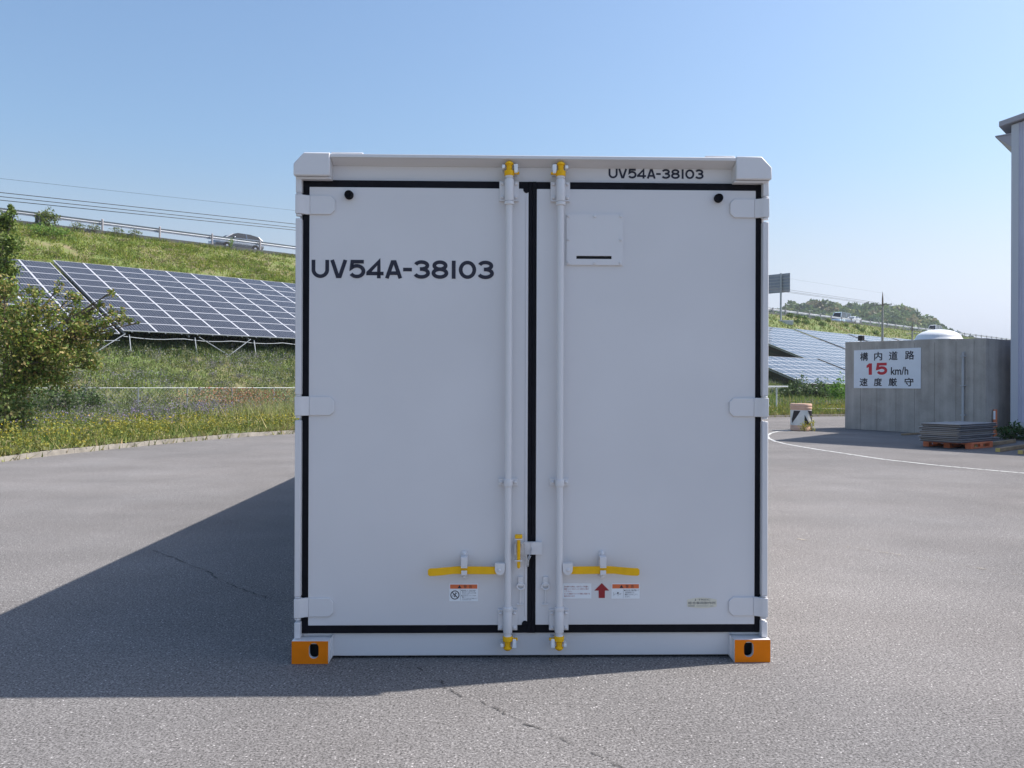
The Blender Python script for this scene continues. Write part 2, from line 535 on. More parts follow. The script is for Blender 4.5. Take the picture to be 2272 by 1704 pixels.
# ================================================================ SETTING
FN = 34.5      # fence line
PN = 41.8      # lower edge of the upper solar arrays
GN = 61.9      # guardrail line
_q = []
for _u, _v in ((226, 513), (1711, 692), (1998, 729)):
    _t, _d = on_n(_u, GN)
    _q.append((_t, at(_u, _v, _d).z))
HRG = (_q[2][1]-_q[0][1])/(_q[2][0]-_q[0][0])
HR0 = _q[0][1] + HRG*(25-_q[0][0])
KW = [(-10.2, -60), (-9.9, -20), (-9.7, 0), (-9.6, 10), (-9.36, 15.07), (-9.08, 16.85), (-8.51, 18.68), (-7.75, 21.3), (-6.29, 23.9), (-4.2, 26.3), (-1.5, 28.9), (2.5, 31.9), (7, 34.6), (11.5, 36.8), (15.6, 38.6), (30, 44), (80, 60), (400, 150)]
KT = [x*DX+y*DY for x, y in KW]
KN = [x*NX+y*NY for x, y in KW]
_kt = np.linspace(-60, 420, 481)
_kn = np.interp(_kt, KT, KN)
_kn = np.convolve(np.pad(_kn, 2, mode='edge'), np.array([1, 2, 3, 2, 1])/9, 'valid')
def nk(t): return np.interp(t, _kt, _kn)
def hroad(t): return HR0 + HRG*(np.asarray(t, float)-25)
def vnoise(n, t, s=1.0):
    return (np.sin(n*1.3*s+2.1*np.sin(t*.7*s)) + np.sin(t*1.1*s+1.7*np.sin(n*.9*s+1)) + np.sin((n+t)*.53*s+4))/3
def hbank(n, t):
    """terrain height over the embankment frame"""
    n = np.asarray(n, float); t = np.asarray(t, float)
    hr = hroad(t)
    k = nk(t)
    z = np.where(n < 34.2, .11+.14*np.clip((n-k)/6, 0, 1) + .1*np.clip((n-29)/5, 0, 1), 0)
    def seg(a, za, b, zb):
        return np.where((n >= a) & (n < b), za+(zb-za)*(n-a)/(b-a), 0)
    z = z + seg(34.2, .35, 41.4, 2.8) + seg(41.4, 2.8, 53.4, 7.75) + seg(53.4, 7.75, GN-.5, hr-.30)
    z = z + np.where((n >= GN-.5) & (n < 80), hr-.30, 0) + np.where(n >= 80, np.maximum(-.2, hr-.12-(n-80)*.45), 0)
    bump = .10*vnoise(n, t, 1.1) + .07*vnoise(n, t, 2.7)
    amp = np.clip((n-k)/3, 0, 1)*np.where(n < 59, 1, np.clip((GN-.5-n)/2, 0, 1))
    return z + bump*amp*.8
def grid_mesh(name, ts, rows, m, kind='structure', smooth=True):
    """rows: for each t a list of (n, z)"""
    nr = len(rows[0])
    vs = []
    for t, row in zip(ts, rows):
        for n, z in row: vs.append(tuple(P(n, t, z)))
    fs = []
    for i in range(len(ts)-1):
        for j in range(nr-1):
            a = i*nr+j
            fs.append((a, a+nr, a+nr+1, a+1))
    mb = MB(); mb.add(vs, fs)
    o = mb.build(name, m, smooth=smooth)
    return tag(o, kind=kind)

# far ground sheet
mb = MB()
mb.add([(-1500, -1500, -.35), (1500, -1500, -.35), (1500, 1500, -.35), (-1500, 1500, -.35)], [(0, 1, 2, 3)])
tag(mb.build('ground', M['earth'], smooth=False), kind='structure')
# asphalt yard
ts = list(np.arange(-60, 120, 1.0)) + list(np.arange(120, 421, 20.0))
grid_mesh('asphalt_yard', ts, [[(-140.0, 0.0), (float(nk(t))-6, 0.0), (float(nk(t))+.03, 0.0)] for t in ts], M['asphalt'], smooth=False)
# embankment
tb = list(np.arange(-60, -4, 4.0)) + list(np.arange(-4, 50, .7)) + list(np.arange(50, 140, 1.6)) + list(np.arange(140, 421, 5.0))
rows = []
for t in tb:
    k = float(nk(t))+.16
    a = list(np.linspace(k, 34, 16)) + list(np.linspace(34.6, GN-.5, 36)) + [GN-.1, 66, 72, 80, 92, 108]
    rows.append([(n, float(hbank(n, t))) for n in a])
grid_mesh('embankment', tb, rows, M['bank'])
# highway deck and its grey edge strip
rows = [[(GN-.3, float(hroad(t))-.75), (GN-.3, float(hroad(t))), (GN+.8, float(hroad(t))), (GN+.8, float(hroad(t))-.02), (79, float(hroad(t))+.06)] for t in tb]
o = grid_mesh('highway', tb, rows, [M['tarmac_dark'], M['road']], smooth=False)
me = o.data
me.polygons.foreach_set('material_index', [0 if (i % 4) < 3 else 1 for i in range(len(me.polygons))])
# kerb
mb = MB()
kt = [t for t in np.arange(-30, 70, .6)]
for i in range(len(kt)-1):
    t0, t1 = kt[i], kt[i+1]-.004
    a0, a1 = float(nk(t0)), float(nk(kt[i+1]))
    dz = random.uniform(-.008, .008)
    q = [P(a0, t0, -.02), P(a1, t1, -.02), P(a1+.17, t1, -.02), P(a0+.17, t0, -.02),
         P(a0+.015, t0, 0.092+dz), P(a1+.015, t1, 0.092+dz), P(a1+.17, t1, 0.095+dz), P(a0+.17, t0, 0.095+dz)]
    mb.hexa(q)
tag(mb.build('kerb', M['kerb'], smooth=False), kind='structure')
# painted line round the island, worn line, cracks
def strip(name, pts, width, m, z, jitter=0.0, sub=6):
    fine = []
    for i in range(len(pts)-1):
        for k in range(sub): fine.append(pts[i].lerp(pts[i+1], k/sub))
    fine.append(pts[-1])
    p2 = [(p.x+random.uniform(-jitter, jitter), p.y+random.uniform(-jitter, jitter)) for p in fine]
    rb = ribbon(p2, width/2)
    vs = []
    for a, b in rb:
        k = random.uniform(.35, 1.3) if jitter else 1
        c = (a+b)/2
        vs += [(*(c+(a-c)*k), z), (*(c+(b-c)*k), z)]
    mb = MB(); mb.add(vs, [(2*i, 2*i+1, 2*i+3, 2*i+2) for i in range(len(rb)-1)])
    return tag(mb.build(name, m, smooth=False), kind='structure')
lp = [(2420, 1068), (2272, 1050), (2180, 1042), (2082, 1033), (1961, 1019.5), (1871, 1006), (1811, 997), (1750, 986.5), (1720, 979.5), (1706, 973), (1702, 967), (1711, 961), (1726, 957.5), (1755, 955), (1800, 953.5)]
strip('painted_line', [gnd(*p) for p in lp], .078, M['line_white'], .004)
strip('worn_painted_line', [gnd(*p) for p in [(1640, 1176), (1712, 1187), (1907, 1218), (2050, 1241), (2234, 1272), (2400, 1299)]], .05, M['line_faded'], .004)
strip('pavement_crack', [gnd(*p) for p in [(930, 1482), (962, 1499), (993, 1527), (1033, 1546), (1105, 1575), (1129, 1591), (1202, 1619), (1271, 1652), (1332, 1680), (1373, 1701), (1440, 1740)]], .010, M['crack'], .004, .012)
strip('pavement_crack', [gnd(*p) for p in [(340, 1222), (382, 1237), (462, 1269), (500, 1293), (560, 1316), (600, 1330)]], .013, M['crack'], .004, .012)

# ================================================================ CONTAINER
YAW = R(1.243)
cont = tag(empty('shipping_container', (.1115, 4.281, 0), YAW), 'large white freight container with closed double rear doors and orange corner feet', 'container')
PT, HW = M['paint'], M['paint_hw']
LEN = 9.4
YD = .060     # plane of the door faces; y = 0 is the front of the corner castings
# corner posts with hinge knuckles cut into them
HZ = [2.384, 1.332, .279]
for s in (-1, 1):
    mb = MB()
    zs = [.119] + [v for h in sorted(HZ) for v in (h-.072, h+.058)] + [2.53]
    for i in range(0, len(zs), 2):
        mb.box((s*1.209, .030, zs[i]+.002), (s*1.240, .12, zs[i+1]-.002))
    mb.box((s*1.2125, .075, .119), (s*1.228, .16, 2.53))
    mb.build('corner_post', PT, cont, bevel=.004)
# header with overhanging top lip
mb = MB()
mb.box((-1.10, .085, 2.5195), (1.10, .16, 2.62))
mb.box((-1.228, .087, 2.5195), (-1.10, .158, 2.60)); mb.box((1.10, .087, 2.5195), (1.228, .158, 2.60))
mb.box((-1.058, .004, 2.6215), (1.058, .17, 2.640))
mb.prism([(.006, 2.6205), (.084, 2.6205), (.084, 2.597)], lambda a, b, d: (d, a, b), -1.057, 1.057)
mb.box((-1.055, .02, 2.6405), (-.89, .17, 2.652)); mb.box((.90, .02, 2.6405), (1.055, .17, 2.652))
header = mb.build('header_beam', PT, cont, bevel=.003)
lettering(.399, .907, 2.545, 2.5955, .0838, 'code_lettering', header)
# bottom sill with its drip lip
mb = MB()
mb.box((-1.055, .083, .014), (1.055, .16, .1365))
mb.box((-1.228, .085, .119), (-1.055, .158, .1365)); mb.box((1.055, .085, .119), (1.228, .158, .1365))
mb.build('bottom_sill', PT, cont, bevel=.004)
# corner castings
def casting(sx, y0, y1, bottom):
    mb = MB()
    xo, xi = 1.245*sx, 1.057*sx
    f = 1 if y1 > y0 else -1
    if bottom:
        hc = 1.131*sx
        hole = stadium(hc, .069, .050, .081)
        outer = [(min(xo, xi), 0.001), (max(xo, xi), 0.001), (max(xo, xi), .1185), (min(xo, xi), .1185)]
        plate_holes(mb, outer, [hole], XZ, y0, y0+.026*f, 0, 1)
        h2 = stadium(y0+.09*f, .065, .06, .07)
        ya, yb = sorted((y0+.0265*f, y1))
        plate_holes(mb, [(ya, .001), (yb, .001), (yb, .1185), (ya, .1185)], [h2], lambda a, b, d: (d, a, b), xo, xo-.025*sx)
        mb.box((xi, ya, .001), (xi+.02*sx, yb, .1185))
        mb.box((xi+.0205*sx, ya, .0955), (xo-.0255*sx, yb, .1185))
        mb.box((xi+.0205*sx, ya, .001), (xo-.0255*sx, yb, .016))
        mb.box((xi+.0205*sx, yb-.02 if f > 0 else ya, .0165), (xo-.0255*sx, yb if f > 0 else ya+.02, .095))
        mb.box((xi+.0205*sx, ya+.035, .0165), (xo-.0255*sx, ya+.038, .095), 2)  # liner plate added so the hole reads black, shade put into its colour
        # gusset back to the sill
        mb.prism([(xi, .115), (xi-.012*sx, .13), (xi-.012*sx, .02), (xi, .006)], lambda a, b, d: (a, d, b), y0+.05*f, y0+.12*f)
        return mb.build('corner_casting', [HW, M['orange'], M['dark']], cont, smooth=False)
    po = [(xi, 2.5255), (xo, 2.5255), (xo, 2.588), (1.192*sx, 2.6455), (xi, 2.6455)]
    mb.prism(po, XZ, y0, y1)
    po2 = [(xi-.006*sx, 2.513), (xo-.02*sx, 2.513), (xo-.005*sx, 2.525), (xi, 2.525)]
    mb.prism(po2, XZ, y0+.02*f, y1)
    return mb.build('corner_casting', HW, cont, bevel=.006)
for sx in (-1, 1):
    casting(sx, 0, .178, True); casting(sx, 0, .178, False)
    casting(sx, LEN, LEN-.178, True); casting(sx, LEN, LEN-.178, False)
# body behind the door end
for sx in (-1, 1):
    mb = MB()
    x = 1.215*sx
    poly = []
    y = .165; up = True
    while y < LEN-.2:
        poly += [(y, 0 if up else -.028), (y+.11, 0 if up else -.028)]
        y += .14; up = not up
    n = len(poly)
    mb.add([(x+d*sx, a, .13) for a, d in poly] + [(x+d*sx, a, 2.56) for a, d in poly], [(i, i+1, i+1+n, i+n) for i in range(n-1)])
    mb.build('side_wall', PT, cont, smooth=False)
    mb = MB(); mb.box((1.15*sx, .179, .02), (1.235*sx, LEN-.179, .135)); mb.build('bottom_rail', PT, cont, bevel=.004)
    mb = MB(); mb.box((1.16*sx, .179, 2.555), (1.235*sx, LEN-.179, 2.635)); mb.build('top_rail', PT, cont, bevel=.004)
mb = MB(); mb.box((-1.159, .171, 2.60), (1.159, LEN-.1, 2.632)); mb.build('roof_panel', PT, cont)
mb = MB(); mb.box((-1.149, .165, .05), (1.149, LEN-.1, .12)); mb.build('floor_frame', M['dark'], cont)
mb = MB(); mb.box((-1.14, LEN-.09, .121), (1.14, LEN-.04, 2.599)); mb.box((-1.245, LEN-.12, .12), (-1.141, LEN-.02, 2.52)); mb.box((1.141, LEN-.12, .12), (1.245, LEN-.02, 2.52)); mb.build('front_end_wall', PT, cont)

# doors
DOORS = {-1: (-1.1745, -.0265), 1: (.0175, 1.1795)}
def make_door(s):
    xa, xb = DOORS[s]
    z0, z1 = .182, 2.480
    mb = MB(); mb.box((xa, YD, z0), (xb, .135, z1))
    if s < 0:
        mb.box((-.040, YD-.0035, .23), (-.0275, YD-.0005, 2.44))
    door = mb.build('door', PT, cont, bevel=.003)
    # gasket round the leaf
    g = MB()
    xo = -1.2125 if s < 0 else 1.2125
    y0, y1 = .066, .118
    lo, hi = .1385, 2.5185
    xc = -.0055
    a, b = (xo, xa-.0005) if s < 0 else (xb+.0005, xo)
    g.box((a, y0, lo), (b, y1, hi))
    c, d = (xb+.0005, xc) if s < 0 else (xc+.0005, xa-.0005)
    g.box((c, y0-.004 if s > 0 else y0-.002, lo), (d, y1, hi))
    e, f = (xa-.0004, xb+.0004)
    g.box((e, y0+.001, lo), (f, y1, z0-.0005)); g.box((e, y0+.001, z1+.0005), (f, y1, hi))
    if s < 0:   # the seal's lump at the two inner corners
        for zz, dz in ((z1+.001, -1), (z0-.001, 1)):
            po = [(-.0265, zz), (-.055, zz), (-.054, zz+dz*.012), (-.046, zz+dz*.023), (-.036, zz+dz*.025), (-.0265, zz+dz*.02)]
            g.prism(po, XZ, YD-.003, YD-.0002)
    g.build('gasket', M['rubber'], door, bevel=.002)
    # hinges: blade bent round the post
    for hz in HZ:
        h = MB()
        zz0, zz1 = hz-.049, hz+.049
        prof = [(1.046, YD-.009), (1.168, YD-.009), (1.186, YD-.013), (1.200, YD-.020), (1.2405, YD-.034), (1.2405, YD-.010), (1.20, YD+.004), (1.186, YD+.010), (1.168, YD-.0005), (1.046, YD-.0005)]
        # blade face with clipped corners
        po = [(s*1.170, zz0), (s*1.062, zz0), (s*1.040, zz0+.022), (s*1.040, zz1-.022), (s*1.062, zz1), (s*1.170, zz1)]
        h.prism(po, XZ, YD-.010, YD-.0005)
        band = [(1.1705, YD-.010), (1.188, YD-.015), (1.203, YD-.026), (1.214, YD-.0345), (1.2405, YD-.036), (1.2405, YD+.03), (1.212, YD+.03), (1.203, YD-.008), (1.188, YD+.002), (1.1705, YD-.0005)]
        h.prism([(x*s, y) for x, y in band], lambda a, b, d: (a, b, d), zz0-.001, zz1+.001)
        h.lathe([(.0155, zz0-.013), (.0155, zz0-.0025)], (s*1.2245, YD-.018, 0), 14)
        h.lathe([(.0155, zz1+.0025), (.0155, zz1+.010)], (s*1.2245, YD-.018, 0), 14)
        h.build('hinge', HW, door, bevel=.0025)
    # rubber bump stop
    k = MB()
    kx, kz = (-.967, 2.437) if s < 0 else (.977, 2.436)
    k.lathe([(.019, YD-.0003), (.0235, YD-.004), (.0225, YD-.022), (.0185, YD-.036), (.0165, YD-.0365), (.012, YD-.030), (.004, YD-.029)][::-1], (kx, 0, kz), 24, axis='Y')
    k.build('bump_stop', M['rubber'], door)
    # door retaining hook: clip, ring and toggle bar
    hx = -.0615 if s < 0 else .0695
    k = MB()
    k.box((hx-.0125, YD-.014, .405), (hx+.0125, YD-.0004, .438))
    k.box((hx-.0125, YD-.016, .392), (hx+.0125, YD-.010, .404))
    ring = [(hx+.019*math.cos(a), YD-.012, .388+.017*math.sin(a)) for a in np.linspace(0, 2*math.pi, 17)]
    k.tube(ring, .0048, 8, cap=False)
    k.tube([(hx, YD-.012, .371), (hx-.001, YD-.010, .33), (hx-.003, YD-.009, .294)], .004, 6)
    k.tube([(hx-.019, YD-.008, .2925), (hx+.015, YD-.008, .2925)], .0045, 6)
    k.build('door_hook', HW, door)
    return door
doorL, doorR = make_door(-1), make_door(1)
lettering(-1.162, -.206, 2.003, 2.098, YD-.0012, 'code_lettering', doorL)
# inspection plate with screws and slot
mb = MB()
px0, px1, pz0, pz1 = .174, .470, 2.079, 2.345
slot = [(.226, 2.1105), (.412, 2.1105), (.412, 2.127), (.226, 2.127)]
plate_holes(mb, [(px0, pz0), (px1, pz0), (px1, pz1), (px0, pz1)], [slot], XZ, YD-.012, YD-.0015)
mb.box((px0-.006, YD-.0012, pz0-.006), (px1+.006, YD-.0004, pz1+.006))
for sxx, szz in [(.184, 2.09), (.322, 2.09), (.458, 2.09), (.184, 2.212), (.460, 2.212), (.184, 2.335), (.322, 2.335), (.460, 2.335)]:
    mb.lathe([(.006, -.003), (.0075, 0), (.0075, .004)][::1], (sxx, YD-.0155, szz), 12, axis='Y')
mb.box((.220, YD-.0018, 2.105), (.418, YD-.0014, 2.132), 1)  # dark strip behind the slot, colour in place of shade
mb.build('inspection_plate', [HW, M['dark']], doorR, bevel=.001)
# lock rods
def make_rod(s):
    x = -.129 if s < 0 else .140
    yc = .019
    mb = MB()
    mb.tube([(x, yc, .12), (x, yc, 2.535)], .0178, 20)
    for za, zb, r in ((.270, .288, .026), (2.385, 2.402, .026), (2.525, 2.538, .0215), (.126, .141, .0215)):
        mb.lathe([(r-.002, za), (r, za+.002), (r, zb-.002), (r-.002, zb)], (x, yc, 0), 20)
    rod = mb.build('lock_rod', HW, cont)
    # bearing brackets: plate, sleeve and bolts
    for z0, z1, sl in ((.158, .268, 1), (2.410, 2.515, 1), (.917, .955, 0)):
        b = MB()
        b.box((x-.051, .046, z0), (x+.051, .0594, z1))
        if sl: b.box((x-.049, .040, z0 if z0 > 1 else z1-.006), (x+.049, .0455, z0+.006 if z0 > 1 else z1))
        za, zb = (z0, z1) if sl else (z0+.004, z1-.006)
        b.lathe([(.0225, za-.004), (.0235, za), (.0235, zb), (.0225, zb+.004)], (x, yc, 0), 20)
        b.box((x-.0235, yc, za), (x+.0235, .0455, zb))
        zz = (z0+.014, z1-.020) if (sl and z0 < 1) else ((z0+.020, z1-.014) if sl else ((z0+z1)/2,))
        for bz in zz:
            for bx in (-.036, .036):
                b.lathe([(.004, -.007), (.0085, -.003), (.0095, .004)], (x+bx, .042, bz), 12, axis='Y')
        b.build('rod_bracket', HW, rod, bevel=.0015)
    # yellow cam ends and white keepers
    for zc, d in ((2.570, 1), (.103, -1)):
        c = MB()
        f = lambda r, h: (r, h*d)
        pr = [f(.0245, -.034), f(.0255, -.030), f(.0255, -.008), f(.0155, -.002), f(.0155, .022), f(.0225, .026), f(.0215, .033), f(.012, .041)]
        if d < 0: pr = pr[::-1]
        c.lathe(pr, (x, yc, zc), 18)
        c.box((x-s*.024, yc-.010, zc-.018*d-.006), (x-s*.052, yc+.012, zc-.018*d+.004))
        c.build('cam', M['yellow'], rod, bevel=.001)
        k = MB()
        # long jaw on the inner side, short one outside
        a = x-s*.034
        k.prism([(a-.011, zc+.024*d), (a+.011, zc+.024*d), (a+.009, zc-.020*d), (a-.008, zc-.022*d)], XZ, -.002, .0825)
        k.build('cam_keeper', M['label_white'], rod, bevel=.003)
        k = MB()
        a = x+s*.030
        k.prism([(a-.008, zc+.022*d), (a+.008, zc+.020*d), (a+.008, zc+.004*d), (a-.008, zc+.002*d)], XZ, .002, .0825)
        k.build('cam_keeper', M['label_white'], rod, bevel=.003)
    # hub and yellow handle
    q = s
    hb = MB()
    hx0 = x+q*.016
    w_ = .052
    po = [(hx0, .519), (hx0+q*w_, .519)] + [(hx0+q*(w_/2+w_/2*math.cos(a)), .487-.030*math.sin(a)) for a in np.linspace(0, math.pi, 9)]
    hb.prism(po, XZ, .000, .006)
    hb.prism(po, XZ, .022, .030)
    hb.lathe([(.006, -.005), (.009, -.002), (.009, .001)], (x+q*.045, -.001, .484), 14, axis='Y')
    hb.build('handle_hub', HW, rod, bevel=.001)
    hd = MB()
    xs = [.052, .10, .155, .21, .26, .285, .30, .34, .375, .405, .414]
    zc_ = [.480, .480, .4805, .480, .481, .481, .480, .4785, .477, .4765, .4765]
    hh = [.019, .0195, .0195, .0195, .0195, .0185, .0185, .0195, .0195, .0195, .012]
    yy = [.010, .009, .010, .013, .013, .010, .006, -.006, -.014, -.016, -.016]
    ring = []
    for a, b, c, e in zip(xs, zc_, hh, yy):
        ring += [(x+q*a, e, b-c), (x+q*a, e, b+c), (x+q*a, e+.009, b+c), (x+q*a, e+.009, b-c)]
    fs = []
    for i in range(len(xs)-1):
        for j in range(4): fs.append((4*i+j, 4*i+(j+1) % 4, 4*i+4+(j+1) % 4, 4*i+4+j))
    fs += [(0, 1, 2, 3), tuple(4*(len(xs)-1)+j for j in range(4))]
    hd.add(ring, fs)
    hd.build('handle', M['yellow'], rod, bevel=.0015)
    # catch that holds the handle to the door
    cx = -.3565 if s < 0 else .3665
    ct = MB()
    ct.prism([(cx-.0175, .432), (cx-.009, .424), (cx+.009, .424), (cx+.0175, .432), (cx+.0175, .566), (cx+.009, .575), (cx-.009, .575), (cx-.0175, .566)], XZ, .052, .0594)
    ct.prism([(cx-.0165, .551), (cx+.0165, .551), (cx+.0165, .503), (cx-.0165, .503)], XZ, -.004, .004)
    ct.box((cx-.0165, .0045, .541), (cx+.0165, .0515, .551))
    ct.box((cx-.0165, -.004, .4955), (cx+.0165, -.0005, .5025))
    ct.prism([(.004, .458), (.0515, .444), (.0515, .452), (.004, .4665)], lambda a, b, d: (d, a, b), cx-.015, cx+.015)
    ct.box((cx-.015, -.002, .458), (cx+.015, .0035, .482))
    for bz in (.438, .560):
        ct.lathe([(.006, -.006), (.0105, -.002), (.011, .004)], (cx, .048, bz), 12, axis='Y')
    ct.build('handle_catch', HW, rod, bevel=.0012)
    return rod
make_rod(-1); make_rod(1)
# safety latch across the door gap
lt = MB()
lt.box((-.095, .038, .557), (.050, .0590, .622))
lt.box((.0175, .0595, .553), (.052, .0598, .626))
lt.box((-.010, .034, .560), (-.004, .0375, .620))
for zz in (.645, .533): lt.box((-.094, -.004, zz-.003), (-.055, .040, zz+.003))
lt.box((-.0945, -.003, .565), (-.091, .037, .620))
lt.box((-.060, .020, .600), (-.050, .0375, .618))
latch = lt.build('safety_latch', HW, cont, bevel=.001)
lt = MB()
lt.tube([(-.0735, .008, .655), (-.0735, .008, .50), (-.0735, .008, .491)], [.0088, .0088, .005], 12)
lt.box((-.093, -.008, .649), (-.055, .026, .667))
lt.build('latch_pin', M['yellow'], latch, bevel=.003)
def chain(mb, pts):
    for a, b in zip(pts[:-1], pts[1:]):
        a = Vector(a); b = Vector(b)
        L_ = (b-a).length; k = max(1, round(L_/.011))
        for i in range(k):
            p = a.lerp(b, (i+.5)/k); d = (b-a).normalized()
            sd = Vector((d.z, 0, -d.x)) if i % 2 else Vector((0, 1, 0))
            lk = [p + d*(.0085*math.cos(t)) + sd*(.0034*math.sin(t)) for t in np.linspace(0, 2*math.pi, 9)]
            mb.tube(lk, .0015, 5, cap=False)
lt = MB()
chain(lt, [(-.058, .006, .650), (-.046, .004, .630), (-.043, .012, .585), (-.040, .012, .545), (-.036, .014, .512), (-.030, .016, .500), (-.024, .016, .510), (-.026, .018, .535), (-.018, .02, .553), (-.006, .024, .575), (-.005, .028, .592)])
lt.tube([(-.038, .010, .562), (-.026, .010, .536), (-.028, .010, .502), (-.022, .010, .502), (-.021, .010, .532), (-.010, .010, .556)], .0016, 5)
lt.build('latch_chain', M['chain'], latch)

# labels
def label(name, parent, x0, x1, z0, z1, parts, yf=YD-.0016):
    mb = MB()
    mb.box((x0, yf, z0), (x1, YD-.0004, z1), 0)
    parts(mb, yf)
    return mb
def caution(name, parent, x0, x1, z0, z1, lines, pict, split):
    mb = MB()
    y = YD-.0014
    mb.box((x0, y, z0), (x1, YD-.0004, z1), 0)
    hh = (z1-z0)
    mb.box((x0+.004, y-.0006, z1-.026), (x1-.004, y-.0002, z1-.004), 1)
    cx = (x0+x1)/2
    mb.add([(cx-.032, y-.001, z1-.0235), (cx-.012, y-.001, z1-.0235), (cx-.022, y-.001, z1-.0070)], [(0, 1, 2)], 2)
    text_in(mb, '警', cx+.000, cx+.016, z1-.0235, z1-.0070, y-.001, 2)
    text_in(mb, '告', cx+.028, cx+.044, z1-.0235, z1-.0070, y-.001, 2)
    xs = x0+(x1-x0)*split
    mb.box((xs-.0004, y-.0005, z0+.003), (xs+.0004, y-.0002, z1-.029), 3)
    n = len(lines); top = z1-.032; pitch = (top-z0-.004)/n
    for i, l in enumerate(lines):
        lw = (x1-xs-.008)
        text_in(mb, l, xs+.004+(0 if l[0] == '●' else .004), xs+.004+lw*min(1, len(l)/max(map(len, lines))), top-(i+1)*pitch+pitch*.22, top-i*pitch, y-.0006, 3)
    pict(mb, x0, xs, z0, z1-.03, y)
    mb.build(name, [M['label_white'], M['label_orange'], M['black_ink'], M['black_ink']], parent, smooth=False)
def pict_no(mb, x0, x1, z0, z1, y):
    cx, cz, r = (x0+x1)/2, (z0+z1)/2+.002, .0215
    ci = [(cx+r*math.cos(a), cz+r*math.sin(a)) for a in np.linspace(0, 2*math.pi, 28, endpoint=False)]
    def rib(pts, hw, closed, yy):
        rb = ribbon(pts, hw, closed); n = len(rb)
        mb.add([(q.x, yy, q.y) for pr in rb for q in pr], [(2*i, 2*i+1, 2*((i+1) % n)+1, 2*((i+1) % n)) for i in range(n if closed else n-1)], 2)
    rib(ci, .0022, True, y-.0008)
    rib([(cx-.0145, cz+.0145), (cx+.0145, cz-.0145)], .002, False, y-.0010)
    rib([(cx-.004, cz-.011), (cx, cz-.002), (cx+.003, cz+.006)], .0022, False, y-.0007)
    rib([(cx-.009, cz+.002), (cx+.002, cz+.004), (cx+.010, cz+.009)], .0014, False, y-.0006)
    rib([(cx+.001, cz-.002), (cx+.007, cz-.010)], .002, False, y-.0007)
    rib([(cx-.011, cz-.009), (cx-.011, cz-.001), (cx-.006, cz-.001)], .0008, False, y-.0006)
    mb.add([(cx+.004+.003*math.cos(a), y-.0007, cz+.0105+.003*math.sin(a)) for a in np.linspace(0, 2*math.pi, 10, endpoint=False)], [tuple(range(10))], 2)
def pict_hook(mb, x0, x1, z0, z1, y):
    cx, cz = (x0+x1)/2, (z0+z1)/2
    for a, b in (((-.020, -.002), (-.004, .001)), ((-.004, .001), (.018, -.003)), ((.002, .006), (.004, -.010)), ((-.020, .010), (-.019, -.011)), ((.012, .004), (.021, .001))):
        rb = ribbon([(cx+a[0], cz+a[1]), (cx+b[0], cz+b[1])], .0006)
        mb.add([(q.x, y-.0006, q.y) for pr in rb for q in pr], [(0, 1, 3, 2)], 2)
    mb.box((cx-.001, y-.0008, cz+.002), (cx+.006, y-.0005, cz+.009), 2)
caution('warning_label', doorL, -.436, -.285, .308, .400, ['●開閉時には、扉及び金具に', '手をはさむ、当たるなどの', '恐れあり、注意しながら作業', 'してください。', '●走行中には、ロック下部を', '確認して', '下さい、はずれると事故になる', 'おそれがあります。'], pict_no, .39)
caution('warning_label', doorR, .419, .568, .320, .400, ['●走行中に扉が開いて', '大変危険です。', '確実にロックしてく', 'ださい。'], pict_hook, .42)
mb = MB()
mb.box((.160, YD-.0014, .321), (.312, YD-.0004, .401), 0)
ln = ['扉を開ける時は、必ずロック装置に', '補助ハンドルをハンドル受下に掛け', 'て下さい。', 'ロック装置がコンテナ荷重に接触する', '場合があります']
for i, l in enumerate(ln):
    text_in(mb, l, .168, .168+.138*len(l)/17, .388-.0125*i-.0085, .388-.0125*i, YD-.0020, 1)
mb.build('instruction_label', [M['label_white'], M['red_ink']], doorR, smooth=False)
mb = MB()
ax = .3675
mb.prism([(ax, .402), (ax+.0395, .3625), (ax+.0165, .3625), (ax+.0165, .3235), (ax-.0165, .3235), (ax-.0165, .3625), (ax-.0395, .3625)], XZ, YD-.0014, YD-.0004)
mb.build('arrow_mark', M['red_ink'], doorR, smooth=False)
mb = MB()
cx, cz = .899, .2965
po = [(cx-.078, cz-.019), (cx-.078, cz+.017)] + [(cx+.078*k, cz+.017+.011*(1-k*k)) for k in np.linspace(-.9, .9, 9)] + [(cx+.078, cz+.017), (cx+.078, cz-.019)] + [(cx+.078*k, cz-.019-.009*(1-k*k)) for k in np.linspace(.9, -.9, 9)]
mb.prism(po, XZ, YD-.0014, YD-.0004, 0)
text_in(mb, 'J-TREC', cx-.040, cx+.044, cz+.010, cz+.0215, YD-.0020, 1)
text_in(mb, '総合車両製作所', cx-.073, cx+.073, cz-.008, cz+.007, YD-.0020, 1)
mb.box((cx-.073, YD-.0020, cz-.0175), (cx-.038, YD-.0016, cz-.0145), 1)
mb.box((cx-.03, YD-.0020, cz-.0168), (cx+.035, YD-.0016, cz-.0155), 1)
mb.box((cx+.042, YD-.0020, cz-.0175), (cx+.060, YD-.0016, cz-.0155), 1)
mb.build('maker_label', [M['label_cream'], M['black_ink']], doorR, smooth=False)

